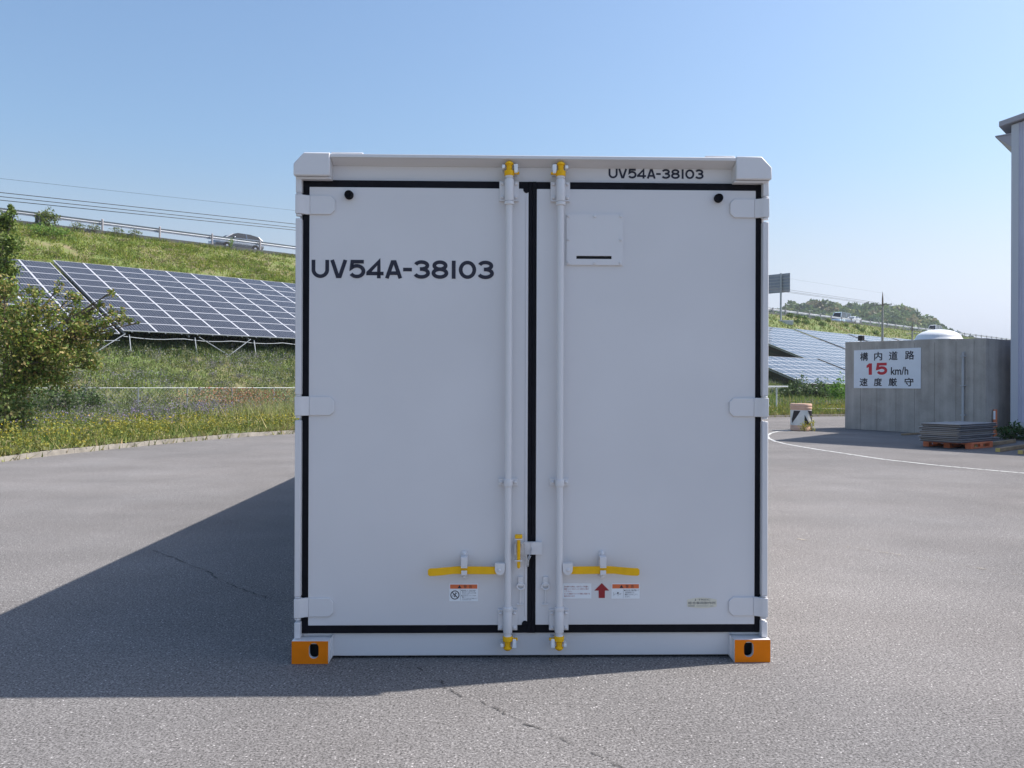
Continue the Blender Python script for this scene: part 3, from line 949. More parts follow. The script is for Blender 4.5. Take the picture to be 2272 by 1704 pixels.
# ================================================================ SOLAR ARRAYS
PW, PH = 1.63, 1.23
TILT = R(22)
def module_geo(w=PW, h=PH, x0=0., y0=0., fw=.042, fh=.032):
    """verts, faces, mats, uv of one framed module lying in local xy"""
    a, b = x0+.006, x0+w-.006; c, d = y0+.005, y0+h-.005
    vs, fs, ms = [], [], []
    def bx(p, q, mi):
        o = len(vs)
        x_0, y_0, z_0 = p; x_1, y_1, z_1 = q
        vs.extend([(x_0,y_0,z_0),(x_1,y_0,z_0),(x_1,y_1,z_0),(x_0,y_1,z_0),(x_0,y_0,z_1),(x_1,y_0,z_1),(x_1,y_1,z_1),(x_0,y_1,z_1)])
        for f in [(0,3,2,1),(4,5,6,7),(0,1,5,4),(1,2,6,5),(2,3,7,6),(3,0,4,7)]:
            fs.append(tuple(i+o for i in f)); ms.append(mi)
    bx((a, c, -.04), (a+fw, d, .006), 0); bx((b-fw, c, -.04), (b, d, .006), 0)
    bx((a+fw, c, -.04), (b-fw, c+fh, .005), 0); bx((a+fw, d-fh, -.04), (b-fw, d, .005), 0)
    bx((a+fw, c+fh, -.03), (b-fw, d-fh, 0), 1)
    return vs, fs, ms, (a+fw, b-fw, c+fh, d-fh)
def module_mesh(name, cells):
    """cells: list of (x0,y0)"""
    V, Fc, Ms, UV = [], [], [], []
    for x0, y0 in cells:
        vs, fs, ms, (a, b, c, d) = module_geo(x0=x0, y0=y0)
        o = len(V)
        V += vs; Fc += [tuple(i+o for i in f) for f in fs]; Ms += ms
        for f in fs:
            for i in f: UV.append(((vs[i][0]-a)/(b-a)*10, (vs[i][1]-c)/(d-c)*7))
    me = bpy.data.meshes.new(name)
    me.from_pydata(V, [], Fc)
    me.materials.append(M['alu']); me.materials.append(M['cells'])
    me.polygons.foreach_set('material_index', Ms)
    uv = me.uv_layers.new(name='UVMap')
    uv.data.foreach_set('uv', np.array(UV, dtype=np.float32).ravel())
    me.update()
    return me
MOD = module_mesh('solar_panel', [(0, 0)])
YA = Vector((NX*math.cos(TILT), NY*math.cos(TILT), math.sin(TILT)))
XA = Vector((DX, DY, 0)); ZA = XA.cross(YA)
def solar_array(t0, ncol, nrow, n0, z0, label, single, ncol_single=None):
    r = empty('solar_array')
    mw = Matrix((XA, YA, ZA)).transposed().to_4x4()
    mw.translation = P(n0, t0, z0)
    r.matrix_world = mw
    tag(r, label, 'solar array', 'solar arrays on the embankment')
    if single:
        k = ncol_single or ncol
        for i in range(k):
            for j in range(nrow):
                o = bpy.data.objects.new('solar_panel', MOD); COL.objects.link(o)
                o.parent = r; o.location = (i*PW, j*PH, 0)
        if k < ncol:
            o = bpy.data.objects.new('solar_panel', module_mesh('solar_panel', [(i*PW, j*PH) for i in range(k, ncol) for j in range(nrow)]))
            COL.objects.link(o); o.parent = r; o['kind'] = 'stuff'
    else:
        o = bpy.data.objects.new('panel_field', module_mesh('panel_field', [(i*PW, j*PH) for i in range(ncol) for j in range(nrow)]))
        COL.objects.link(o); o.parent = r
    # support frame, in the array's own space (x along, y up the tilt)
    inv = mw.inverted()
    f = MB()
    Wd, Hh = ncol*PW, nrow*PH
    for fy in (.06, .38, .68, .95):
        f.box((-.05, fy*Hh-.03, -.13), (Wd+.05, fy*Hh+.03, -.045))
    for i in range(0, ncol+1, 2):
        x = min(max(i*PW, .1), Wd-.1)
        f.box((x-.03, .0, -.22), (x+.03, Hh, -.135))
    for i in range(ncol):
        for q in (.25, .75): f.box((i*PW+PW*q-.02, -.07, -.07), (i*PW+PW*q+.02, .03, -.045))
    f.build('support_frame', M['steel'], r, smooth=False)
    for i in range(0, ncol+1, 2):
        x = min(max(i*PW+.3, .3), Wd-.3)
        for fy in (.06, .95):
            top = Vector((x, -.02 if fy < .5 else fy*Hh, -.2))
            wt = mw @ top
            nn = wt.x*NX+wt.y*NY; tt = wt.x*DX+wt.y*DY
            g = float(hbank(nn, tt))-.3
            if fy < .5: nn -= .35; wt = P(nn, tt, 0); g = float(hbank(nn, tt))-.3
            foot = inv @ Vector((wt.x, wt.y, g))
            l = MB(); l.tube([top, foot], .028, 6)
            if fy < .5:
                sgn = 1 if (i//2) % 2 else -1
                a = mw @ Vector((x+sgn*.2, -.04, -.16)); bpos = P(nn-.25, tt+sgn*2.0, 0)
                bpos.z = float(hbank(nn-.25, tt+sgn*2.0))-.1
                if (i//2) % 2 or i % 4 == 0: l.tube([inv @ a, inv @ bpos], .022, 6)
            l.build('support_leg', M['steel'], r)
    w2 = MB()
    pts = [(x, -.05+.02*math.sin(x*2.1), -.28-.10*abs(math.sin(x*1.1))) for x in np.linspace(0, Wd, 40)]
    w2.tube(pts, .022, 5)
    w2.build('cable_conduit', M['steel'], r)
    return r
A0 = ray(273, 733); A0t, A0d = on_n(273, PN)
ZB = at(273, 733, A0d).z
LTOP = 10*PH*math.cos(TILT)
def zb(t): return ZB + .0052*(t-A0t)
def t_top(u): return on_n(u, PN+LTOP)[0]
tC, tD, tE = t_top(1761), t_top(1880), t_top(1979)
solar_array(A0t, 12, 10, PN, ZB, 'big dark solar array with white grid, beside the white container on the bank', True, 10)
solar_array(A0t-.14-5*PW, 5, 10, PN, ZB-.16, 'solar array half hidden by the bushy tree at the left edge', True)
solar_array(A0t+12*PW+.4, 12, 10, PN, zb(36), 'solar array on the bank hidden behind the white container', False)
solar_array(tC-.45-12*PW, 12, 10, PN, zb(90), 'pale upper solar array on the bank nearest the container right side', False)
solar_array(tC, 12, 10, PN, zb(110), 'upper solar array cut off by the concrete hut corner, right of the first gap', False)
solar_array(tD, 12, 10, PN, zb(130), 'upper solar array just above the concrete hut, behind the small floodlight', False)
solar_array(tE, 12, 10, PN, zb(150), 'farthest solar array, a sliver above the hut beside the utility pole', False)
LT, LD_ = on_n(1789, 34.75)
LZ = at(1789, 851, LD_).z
solar_array(LT, 10, 6, 34.75, LZ, 'lower solar array with open metal struts showing at its near end', False)
solar_array(LT+10*PW+.4, 10, 6, 34.75, LZ+.08, 'lower solar array touching the left edge of the concrete hut', False)

# ================================================================ FENCE, GUARDRAIL, POLES
ft0 = on_n(307, FN)[0]
fence = tag(empty('wire_fence', P(FN, ft0, 0)), 'low galvanised wire mesh fence along the foot of the solar bank', 'fence')
base = P(FN, ft0, 0)
def frel(n, t, z): return P(n, t, z)-base
ft = [ft0+2*k for k in range(-8, 50)]
mb = MB(); mb.tube([frel(FN, ft[0], 1.24), frel(FN, 40, 1.24), frel(FN, 75, 1.20), frel(FN, ft[-1], 1.17)], .014, 6); mb.build('top_rail', M['steel'], fence)
for t in ft:
    mb = MB(); mb.tube([frel(FN, t, float(hbank(FN, t))-.2), frel(FN, t, 1.25)], .028, 6); mb.build('post', M['steel'], fence)
mb = MB()
for t in np.arange(ft[0], ft[-1]-1, .16):
    for sg in (1, -1):
        a = frel(FN-.02, t if sg > 0 else t+.9, .30); b = frel(FN-.02, t+.9 if sg > 0 else t, 1.22)
        e = Vector((0, 0, .0035))
        mb.add([a-e, a+e, b+e, b-e], [(0, 1, 2, 3)])
mb.build('wire_mesh', M['steel'], fence, smooth=False, fix=False)

g0 = on_n(226, GN)[0]
gb = P(GN, g0, float(hroad(g0)))
gr = tag(empty('guardrail', gb), 'long galvanised guardrail along the top of the embankment', 'guardrail')
gt = [g0+4*k for k in range(-6, 68)]
for t in gt:
    mb = MB()
    h0 = float(hroad(t))
    mb.tube([P(GN, t, h0-.3)-gb, P(GN, t, h0+.83)-gb, P(GN, t, h0+.86)-gb], [.075, .075, .05], 8)
    mb.tube([P(GN+.12, t, h0+.58)-gb, P(GN, t, h0+.58)-gb], .07, 6)
    mb.build('post', M['rail_post'], gr)
mb = MB()
prof = [(.0, .42), (.06, .45), (.075, .50), (.03, .56), (0, .585), (.03, .61), (.075, .67), (.06, .72), (0, .75)]
for t0, t1 in zip(gt[:-1], gt[1:]):
    vs = []
    for t in (t0, t1):
        for dn, dz in prof: vs.append(P(GN+.12+dn, t, float(hroad(t))+dz)-gb)
    n = len(prof)
    mb.add(vs, [(i, i+1, i+1+n, i+n) for i in range(n-1)])
mb.build('rail', M['rail'], gr)
mb = MB()
te = on_n(89, GN)[0]
vs = P(GN+.1, te, float(hroad(te)))-gb
mb.box((vs.x-.28, vs.y-.12, vs.z), (vs.x+.28, vs.y+.12, vs.z+.62))
mb.build('end_block', M['tarmac_dark'], gr)

def pole(loc, h, label, arm_z, sc=1.0):
    r = tag(empty('utility_pole', loc), label, 'utility pole', 'utility poles carrying the power lines')
    mb = MB(); mb.tube([(0, 0, -.3), (0, 0, h*.86)], [.17*sc, .11*sc], 10); mb.build('shaft', M['pole'], r)
    mb = MB(); mb.tube([(0, 0, h*.86), (0, 0, h*.93), (0, 0, h)], [.11*sc, .09*sc, .015], 8); mb.build('spike', M['bark'], r)
    arms = MB()
    for z in arm_z:
        arms.box((-1.0, -.16, z-.05), (1.0, -.08, z+.05))
    a = arms.build('crossarm', M['pole'], r, smooth=False)
    for z in arm_z:
        for x in (-.9, -.45, .55, .9):
            i = MB(); i.lathe([(.03, z+.05), (.055, z+.09), (.03, z+.13), (.055, z+.17), (.02, z+.22)], (x, -.12, 0), 8); i.build('insulator', M['label_white'], a)
    r.rotation_euler = (0, 0, math.atan2(NY, NX))
    return r
def wp(u, v, n):
    t, d = on_n(u, n); return at(u, v, d)
WN = 31.5
wa, wb = wp(0, 436, WN), wp(654, 505, WN)
p0 = wa+(wa-wb)*.85; pm = wb+(wb-wa)*.85
h0_, hm_ = p0.z, pm.z
p0.z = .2; pm.z = .2
p1g = at(1958, 757, 93); p1 = Vector((p1g.x, p1g.y, .2))
p2g = at(2024, 735, 140); p2 = Vector((p2g.x, p2g.y, .2))
pole(p0, h0_+1.2, 'utility pole out at the left carrying three wires', [h0_-.4])
pole(pm, hm_+1.2, 'utility pole standing behind the white container', [hm_-.4])
top1 = at(1958, 647, 93).z-.2
pole(p1, top1, 'tall utility pole with dark spike top rising above the concrete hut', [at(1958, 675, 93).z-.25])
top2 = at(2024, 712, 140).z-.2
pole(p2, top2, 'shorter distant utility pole left of the white dome', [at(2024, 730, 140).z-.25, at(2024, 740, 140).z-.25])
def wire(name, pts, label, sag=.25, r=.013):
    mb = MB(); out = []
    for a, b in zip(pts[:-1], pts[1:]):
        for k in range(12):
            q = k/12; p = a.lerp(b, q); p.z -= sag*4*q*(1-q); out.append(p)
    out.append(pts[-1])
    mb.tube(out, r, 5)
    return tag(mb.build(name, M['wire'], smooth=False), label, 'power line', 'power lines over the bank')
for i, (va, vb, vr, lb) in enumerate([(427, 497, 672, 'uppermost of the three dark wires crossing above the guardrail'), (436, 505, 676, 'middle one of the three dark wires above the guardrail'), (444, 510.5, 679, 'lowest of the three dark wires above the guardrail')]):
    nn = WN+.3*(i-1)
    a = wp(0, va, nn); b = wp(654, vb, nn)
    far = a+(a-b)*.85
    mid = b+(b-a)*.85
    e = at(1950+8*i, vr, 93)
    e2 = at(2020+4*i, 730+2*i, 140)
    wire('power_line', [far, a, b, mid, e, e2], lb, .0)
a = wp(0, 396, WN); b = wp(654, 467, WN)
wire('power_line', [a+(a-b)*.85, a, b, b+(b-a)*.85, at(1958, 650, 93), at(2024, 714, 140)], 'thin faint topmost wire high above the other three', .0, .005)

def slope_hit(u, v):
    best = None
    for nn in np.arange(53.6, GN-.6, .1):
        tt, dd = on_n(u, nn)
        e = abs(at(u, v, dd).z - float(hbank(nn, tt)))
        if best is None or e < best[0]: best = (e, nn, tt, dd)
    return best[1:]
# road sign seen from behind
sn_, ts_, ds_ = slope_hit(1737, 714)
sb = P(sn_, ts_, float(hbank(sn_, ts_))-.1)
sg = tag(empty('road_sign', sb), 'grey back of a large road sign on a post up on the bank', 'road sign')
ztop = at(1737, 607, ds_).z - sb.z; zbot = at(1737, 649, ds_).z - sb.z
sgn = Vector((NX, NY, 0))
mb = MB()
def sp(a, dd, z): return sgn*a + Vector((DX, DY, 0))*dd + Vector((0, 0, z))
mb.hexa([sp(-1.05, .0, zbot), sp(3.6, .0, zbot), sp(3.6, .06, zbot), sp(-1.05, .06, zbot), sp(-1.05, .0, ztop), sp(3.6, .0, ztop), sp(3.6, .06, ztop), sp(-1.05, .06, ztop)])
sp_o = mb.build('sign_panel', M['sign_back'], sg, smooth=False)
mb = MB()
for k in range(6):
    z = zbot+(ztop-zbot)*(k+.5)/6
    mb.hexa([sp(-1.0, -.07, z-.05), sp(3.55, -.07, z-.05), sp(3.55, -.002, z-.05), sp(-1.0, -.002, z-.05), sp(-1.0, -.07, z+.05), sp(3.55, -.07, z+.05), sp(3.55, -.002, z+.05), sp(-1.0, -.002, z+.05)])
mb.build('stiffener', M['steel'], sp_o, smooth=False)
mb = MB(); mb.tube([sp(.25, -.22, -.4), sp(.25, -.22, ztop+.05)], .14, 10); mb.tube([sp(3.3, -.22, -1.2), sp(3.3, -.22, ztop+.05)], .14, 10); mb.build('post', M['steel'], sg)
mb = MB(); mb.box((-.9, -.7, -.4), (1.3, .7, .28)); mb.build('footing', M['plinth'], sg, bevel=.03)

# ================================================================ VEHICLES
def loft(mb, secs, mi=0):
    """secs: list of closed rings (same length)"""
    k = len(secs[0]); vs = [p for s in secs for p in s]; fs = []
    for i in range(len(secs)-1):
        for j in range(k): fs.append((i*k+j, i*k+(j+1) % k, (i+1)*k+(j+1) % k, (i+1)*k+j))
    fs.append(tuple(range(k))[::-1]); fs.append(tuple((len(secs)-1)*k+j for j in range(k)))
    mb.add(vs, fs, mi)
def wheel(root, x, y, r=.33, w_=.21):
    s = 1 if y > 0 else -1
    t = MB(); t.lathe([(r*.62, -w_/2), (r*.95, -w_/2), (r, -w_/2+.03), (r, w_/2-.03), (r*.95, w_/2), (r*.62, w_/2)], (0, 0, 0), 20, axis='Y')
    wo_ = empty('wheel', (x, y, r)); wo_.parent = root
    t.build('tyre', M['tyre'], wo_)
    q = MB(); q.lathe([(r*.30, -w_/2-.002), (r*.60, -w_/2+.02), (r*.60, w_/2-.02), (r*.30, w_/2+.002)], (0, 0, 0), 16, axis='Y'); q.build('rim', M['rim'], wo_)
def car(name, loc, ang, label, cat, paint, kind='suv', L_=4.6, W_=1.8, H_=1.66):
    r = tag(empty(name, loc, ang), label, cat, 'vehicles on the highway')
    h = W_/2
    # lower body stations along x (front = +x)
    if kind == 'suv':
        st = [(-L_/2, .45, .98, .86), (-L_/2+.15, .30, 1.06, .96), (-1.2, .24, 1.08, 1.0), (.6, .24, 1.04, 1.0), (1.3, .24, 1.0, .99), (L_/2-.35, .28, .90, .95), (L_/2-.05, .36, .76, .82), (L_/2, .42, .66, .74)]
        gh = [(-L_/2+.12, 1.04), (-L_/2+.45, H_-.14), (-.9, H_-.01), (.15, H_), (.55, H_-.12), (1.30, 1.0)]
    elif kind == 'van':
        st = [(-L_/2, .42, 1.0, .92), (-L_/2+.1, .30, 1.05, .99), (-.5, .26, 1.05, 1.0), (.9, .26, 1.05, 1.0), (L_/2-.25, .28, .98, .97), (L_/2-.02, .36, .82, .90), (L_/2, .42, .72, .86)]
        gh = [(-L_/2+.02, 1.02), (-L_/2+.12, H_-.1), (-L_/2+.4, H_), (L_/2-1.25, H_), (L_/2-.95, H_-.10), (L_/2-.28, 1.0)]
    b = MB()
    secs = []
    for x, z0, z1, k in st:
        y = h*k; zm = z0+(z1-z0)*.55
        secs.append([(x, -y*.93, z0), (x, -y, z0+.12), (x, -y, zm), (x, -y*.95, z1), (x, y*.95, z1), (x, y, zm), (x, y, z0+.12), (x, y*.93, z0)])
    loft(b, secs)
    # roof shell and pillars
    roof = [(x, z) for x, z in gh]
    n = len(roof)
    for i in range(n-1):
        (xa, za), (xb, zb) = roof[i], roof[i+1]
        def yw(z): return h*(.93-.22*max(0, (z-1.0))/max(.4, H_-1.0))
        if za > H_-.2 and zb > H_-.2:
            b.hexa([(xa, -yw(za), za-.06), (xb, -yw(zb), zb-.06), (xb, yw(zb), zb-.06), (xa, yw(za), za-.06), (xa, -yw(za)*.9, za), (xb, -yw(zb)*.9, zb), (xb, yw(zb)*.9, zb), (xa, yw(za)*.9, za)])
    for s in (-1, 1):
        for (xa, za), (xb, zb) in ((roof[0], roof[1]), (roof[-2], roof[-1])):
            b.tube([(xa, s*yw(za)*.97, za), (xb, s*yw(zb)*.97, zb-.03)], .055, 6)
        xm = (roof[1][0]+roof[-2][0])/2
        b.tube([(xm, s*yw(1.0)*.985, 1.0), (xm, s*yw(H_)*.98, H_-.05)], .05, 6)
    body = b.build('body', M[paint], r)
    g = MB()
    for side in (-1, 1):
        pass
    ring0 = [(x, -yw(z)*.975, z-.01) for x, z in roof]; ring1 = [(x, yw(z)*.975, z-.01) for x, z in roof]
    g.add(ring0+ring1, [tuple(range(n))[::-1], tuple(range(n, 2*n))] + [(i, i+1, i+1+n, i+n) for i in range(n-1)] + [(n-1, 0, n, 2*n-1)])
    g.build('windows', M['glass_dark'], r, smooth=False)
    for x in (-L_/2+.82, L_/2-.88):
        for y in (-h+.10, h-.10): wheel(r, x, y)
    for s in (-1, 1):
        l = MB(); l.box((L_/2-.22, s*h*.55, .66), (L_/2-.01, s*h*.86, .80)); l.build('headlight', M['lamp_glass'], r, bevel=.02)
        l = MB(); l.box((-L_/2-.012, s*h*.62, .80), (-L_/2+.06, s*h*.86, 1.0)); l.build('tail_light', M['lamp_red'], r, bevel=.01)
        l = MB(); l.box((L_/2-1.55, s*h*.98, .98), (L_/2-1.40, s*(h+.16), 1.12)); l.build('door_mirror', M[paint], r, bevel=.02)
    return r
ANG = math.atan2(DY, DX)
def road_at(u, n):
    t, d = on_n(u, n); p = P(n, t, float(hroad(t))+.06); return p
car('parked_car', road_at(523, 64.6), ANG+math.pi, 'silver grey estate car driving behind the guardrail above the big solar array', 'car', 'car_grey', 'suv', 4.15, 1.75, 1.52)
car('delivery_van', road_at(1866, 66.0), ANG+math.pi, 'pale blue white van with dark windscreen on the highway by the wooded hill', 'van', 'car_blue', 'van', 4.9, 1.9, 2.25)
car('parked_car', road_at(1893, 64.0), ANG+math.pi, 'low white car partly hidden by the guardrail just right of the pale van', 'car', 'car_white', 'suv', 3.9, 1.6, 1.45)
car('delivery_van', road_at(2074, 64.8), ANG+math.pi, 'white van far along the highway above the white dome', 'van', 'car_white', 'van', 4.6, 1.8, 2.1)
car('parked_car', road_at(2119, 65.4), ANG+math.pi, 'small dark car far along the highway right of the white dome', 'car', 'car_dark', 'suv', 4.4, 1.75, 1.5)
for o in list(COL.objects):
    if o.name.startswith('parked_car'): o.name = o.name.replace('parked_car', 'passenger_car')

# ================================================================ CONCRETE HUT, SIGN, WAREHOUSE
HA = gnd(1874.5, 951); HB = gnd(2187, 970)
wd = (HB-HA).normalized(); we = Vector((-wd.y, wd.x, 0))   # along the front wall, and back from it
WL = (HB-HA).length
hut = tag(empty('concrete_hut', HA, math.atan2(wd.y, wd.x)), 'low grey stained concrete hut with a speed sign beside the pale warehouse', 'hut')
B2 = 1.35
mb = MB()
back = 3.2
fp = [(0, 0), (WL, 0), (WL, B2), (WL-2.0, back+.6), (0, back)]
tops = [2.89, 2.79, 2.76, 2.84, 2.9]
n = 5
mb.add([(x, y, 0) for x, y in fp] + [(x, y, z) for (x, y), z in zip(fp, tops)], [tuple(range(n))[::-1], tuple(range(n, 2*n))] + [(i, (i+1) % n, (i+1) % n+n, i+n) for i in range(n)])
# formwork joints: shallow vertical ribs are pale board marks
mb.build('wall', M['hut'], hut, smooth=False, bevel=.012)
mb = MB()
for s_ in (.62, 1.25, 1.95, 2.6, 3.27, 3.95, 4.5):
    mb.box((s_-.006, -.0025, .01), (s_+.006, .002, 2.74))
mb.build('board_joint', M['sheet_brown'], hut, smooth=False)
# pipe on the wall
k_ = ray(2139, 800)[0]
s_p = (k_*HA.y-HA.x)/(wd.x-k_*wd.y)
mb = MB(); mb.tube([(s_p, -.05, .05), (s_p, -.05, 2.42)], .035, 8)
for z in (.6, 1.45, 2.3): mb.box((s_p-.06, -.09, z-.015), (s_p+.06, -.002, z+.015))
mb.build('wall_pipe', M['plinth'], hut)
fpz = at(1910, 751, 27.4)
fl = hut.matrix_basis.inverted() @ Vector((fpz.x, fpz.y, 0))
mb = MB(); mb.box((fl.x-.08, fl.y-.05, 2.93), (fl.x+.09, fl.y+.07, 3.10)); mb.tube([(fl.x, fl.y, 2.80), (fl.x, fl.y, 2.95)], .02, 6); mb.build('floodlight', M['drum_black'], hut, bevel=.01)
dpos = at(2082, 752, 34.0); dz = dpos.z; dtop = at(2082, 731, 34.0).z
tank = tag(empty('domed_tank', (dpos.x, dpos.y, 0)), 'white tank with smooth domed top rising behind the concrete hut', 'tank')
mb = MB(); mb.lathe([(.80, 0), (.80, dz-.12), (.92, dz-.10), (.92, dz-.04)], (0, 0, 0), 32); mb.build('tank_body', M['plinth'], tank)
mb = MB(); hh_ = dtop-dz; mb.lathe([(.93, dz-.039), (.88, dz+.02)]+[(.86*math.cos(a), dz+.02+(hh_-.02)*math.sin(a)) for a in np.linspace(.12, 1.54, 12)], (0, 0, 0), 36); mb.build('dome', M['dome'], tank)
# the sign
ss = tag(empty('speed_limit_sign', HA + wd*.37 - we*.012, math.atan2(wd.y, wd.x)), 'white rectangular speed limit sign with red number on the concrete hut wall', 'sign')
SW, SH, SZ = 2.45, 1.245, 1.355
mb = MB(); mb.box((0, -.006, SZ), (SW, .010, SZ+SH)); board = mb.build('sign_board', M['sign_white'], ss, bevel=.002)
def bold_in(mb, ch, a, b, c, d, off):
    for k, (ox, oz) in enumerate(((0, 0), (off, 0), (-off, 0), (0, off), (0, -off), (off*.7, off*.7), (-off*.7, -off*.7))):
        text_in(mb, ch, a+ox, b+ox, c+oz, d+oz, -.0080-.0003*k, 0)
def sx_(px): return (px-678)/491*SW
def sz_(py): return SZ+SH-(py-712)/290*SH
mb = MB()
for ch, (a, b) in zip('構内道路', ((727, 790), (835, 897), (945, 1010), (1060, 1126))): bold_in(mb, ch, sx_(a)+.01, sx_(b)-.01, sz_(796)+.01, sz_(730)-.01, .006)
for ch, (a, b) in zip('速度厳守', ((724, 788), (833, 896), (942, 1006), (1057, 1122))): bold_in(mb, ch, sx_(a)+.01, sx_(b)-.01, sz_(987)+.01, sz_(924)-.01, .006)
bold_in(mb, 'km/h', sx_(960)+.008, sx_(1085)-.008, sz_(904)+.008, sz_(845)-.008, .006)
mb.build('sign_lettering', M['black_ink'], ss, smooth=False, fix=False)
mb = MB()
def sgl(pts, hw):
    rb = ribbon(pts, hw); n = len(rb)
    mb.add([(sx_(q.x), -.0085-.0004*len(mb.v) % .001, sz_(q.y)) for pr in rb for q in pr], [(2*i, 2*i+1, 2*i+3, 2*i+2) for i in range(n-1)])
sgl([(807, 815), (807, 901)], 12.5)
mb.add([(sx_(a), -.0090, sz_(b)) for a, b in ((778, 832), (798, 815), (808, 815), (808, 838), (778, 850))], [(0, 1, 2, 3, 4)])
sgl([(930, 823), (866, 823), (861, 856)] + [(p[0], p[1]) for p in arc(893, 870, 31, 22, 130, -155, 14)], 10)
mb.build('sign_number', M['sign_red'], ss, smooth=False, fix=False)

WC = gnd(2244, 971)
wdir = Vector((.745, -.667, 0))
wh = tag(empty('warehouse', WC, math.atan2(-.667, .745)), 'tall pale metal clad warehouse at the right edge of the yard', 'warehouse')
# local x along the visible gable wall, local y back along the side
EV = 8.75
GW, GD = 24., 45.
mb = MB()
def ribwall(p0, p1, top0, top1, nrm, seg=.25, depth=.018, z0=.43):
    v = (Vector(p1)-Vector(p0)); n = max(2, int(v.length/seg))
    vs = []
    k = 0
    for i in range(n):
        for q, dd in ((0, 0), (.62, 0), (.70, -depth), (.92, -depth)):
            f = (i+q)/n
            p = Vector(p0)+v*f+Vector(nrm)*dd
            vs.append((p.x, p.y, z0, top0+(top1-top0)*f))
    f = 1; p = Vector(p1); vs.append((p.x, p.y, z0, top1))
    m_ = len(vs)
    mb.add([(a, b, c) for a, b, c, d in vs] + [(a, b, d) for a, b, c, d in vs], [(i, i+1, i+1+m_, i+m_) for i in range(m_-1)])
ribwall((0, 0, 0), (GW/2, 0, 0), EV, EV+GW/2*.2, (0, -1, 0))
ribwall((GW/2, 0, 0), (GW, 0, 0), EV+GW/2*.2, EV, (0, -1, 0))
ribwall((0, GD, 0), (0, 0, 0), EV, EV, (-1, 0, 0))
ribwall((GW, 0, 0), (GW, GD, 0), EV, EV, (1, 0, 0))
mb.build('wall', M['clad'], wh, smooth=False)
mb = MB(); mb.box((-.02, -.03, .43), (.16, .16, EV-.01)); mb.build('corner_trim', M['clad_trim'], wh, smooth=False)
mb = MB(); mb.box((-.035, -.05, -.1), (GW+.03, GD, .425)); mb.build('plinth', M['plinth'], wh, smooth=False)
mb = MB()
for sgn_, x0 in ((1, 0), (-1, GW)):
    for a, b, th in ((-.30, GW/2, .14),):
        xa, xb = x0+sgn_*a, x0+sgn_*b
        za, zb = EV+.03+a*.2, EV+.03+b*.2
        mb.hexa([(xa, -.16, za), (xb, -.16, zb), (xb, GD, zb), (xa, GD, za), (xa, -.16, za+th), (xb, -.16, zb+th), (xb, GD, zb+th), (xa, GD, za+th)])
mb.build('roof', M['roof_metal'], wh, smooth=False)
mb = MB(); mb.prism([(-.02, EV-.28), (-.40, EV-.28), (-.02, EV-.62)], lambda a, b, d: (a, d, b), -.02, GD); mb.box((-.42, -.03, EV-.27), (-.02, GD, EV-.235)); mb.build('eave_hood', M['roof_metal'], wh, smooth=False)

# ================================================================ YARD THINGS
db = gnd(1777, 955)
drum = tag(empty('crash_drum', db), 'faded orange crash drum with black and white chevrons beside the concrete hut', 'traffic drum')
RD = .325
mb = MB(); mb.lathe([(.31, 0), (.325, .02), (.325, .10), (.318, .11), (.318, .14), (RD-.004, .16), (RD-.004, .66), (.318, .67), (.318, .69), (.335, .70), (.335, .74), (.325, .75), (.325, .77), (.335, .78), (.335, .84), (.325, .855), (.02, .86)], (0, 0, 0), 40); body = mb.build('drum_body', M['peach'], drum)
mb = MB(); mb.lathe([(RD-.002, .175), (RD, .176), (RD, .655), (RD-.002, .656)], (0, 0, 0), 48); mb.build('white_band', M['drum_white'], drum)
def dpatch(poly, name='black_chevron'):
    bm = bmesh.new()
    vs = [bm.verts.new((x, 0, z)) for x, z in poly]
    f = bm.faces.new(vs)
    bmesh.ops.triangulate(bm, faces=[f])
    bmesh.ops.subdivide_edges(bm, edges=bm.edges[:], cuts=5, use_grid_fill=True)
    bmesh.ops.triangulate(bm, faces=bm.faces[:])
    for v in bm.verts:
        x = max(-RD*.999, min(RD*.999, v.co.x)); v.co.y = -math.sqrt((RD+.004)**2-x*x)
    vs = [tuple(v.co) for v in bm.verts]; bm.verts.index_update(); fs = [tuple(v.index for v in f.verts) for f in bm.faces]
    bm.free()
    m_ = MB(); m_.add(vs, fs); m_.build(name, M['drum_black'], drum)
def dq(px, py): return ((px-597)/153*RD*1.0, .86-(py-520)/415*.86)
dpatch([dq(*p) for p in ((462, 627), (540, 627), (508, 685), (470, 765), (448, 820), (446, 760))])
dpatch([dq(*p) for p in ((645, 627), (733, 627), (746, 740), (747, 835), (705, 745))])
dpatch([dq(*p) for p in ((597, 690), (640, 765), (703, 845), (597, 845))])

# vegetation tools ---------------------------------------------------------
def tri_mesh(name, V, colors, m, parent=None, per=3):
    """V: (N*per,3) vertices, one face per 'per' verts; colors: (N,3)"""
    n = len(V)//per
    me = bpy.data.meshes.new(name)
    me.vertices.add(n*per)
    me.vertices.foreach_set('co', np.ascontiguousarray(V, dtype=np.float32).ravel())
    me.loops.add(n*per); me.polygons.add(n)
    me.loops.foreach_set('vertex_index', np.arange(n*per, dtype=np.int32))
    me.polygons.foreach_set('loop_start', np.arange(0, n*per, per, dtype=np.int32))
    me.polygons.foreach_set('loop_total', np.full(n, per, dtype=np.int32))
    at_ = me.attributes.new('tint', 'FLOAT_COLOR', 'POINT')
    c4 = np.ones((n*per, 4), dtype=np.float32); c4[:, :3] = np.repeat(colors, per, axis=0)
    at_.data.foreach_set('color', c4.ravel())
    me.materials.append(m)
    me.update(); me.validate()
    o = bpy.data.objects.new(name, me); COL.objects.link(o)
    if parent: o.parent = parent
    return o
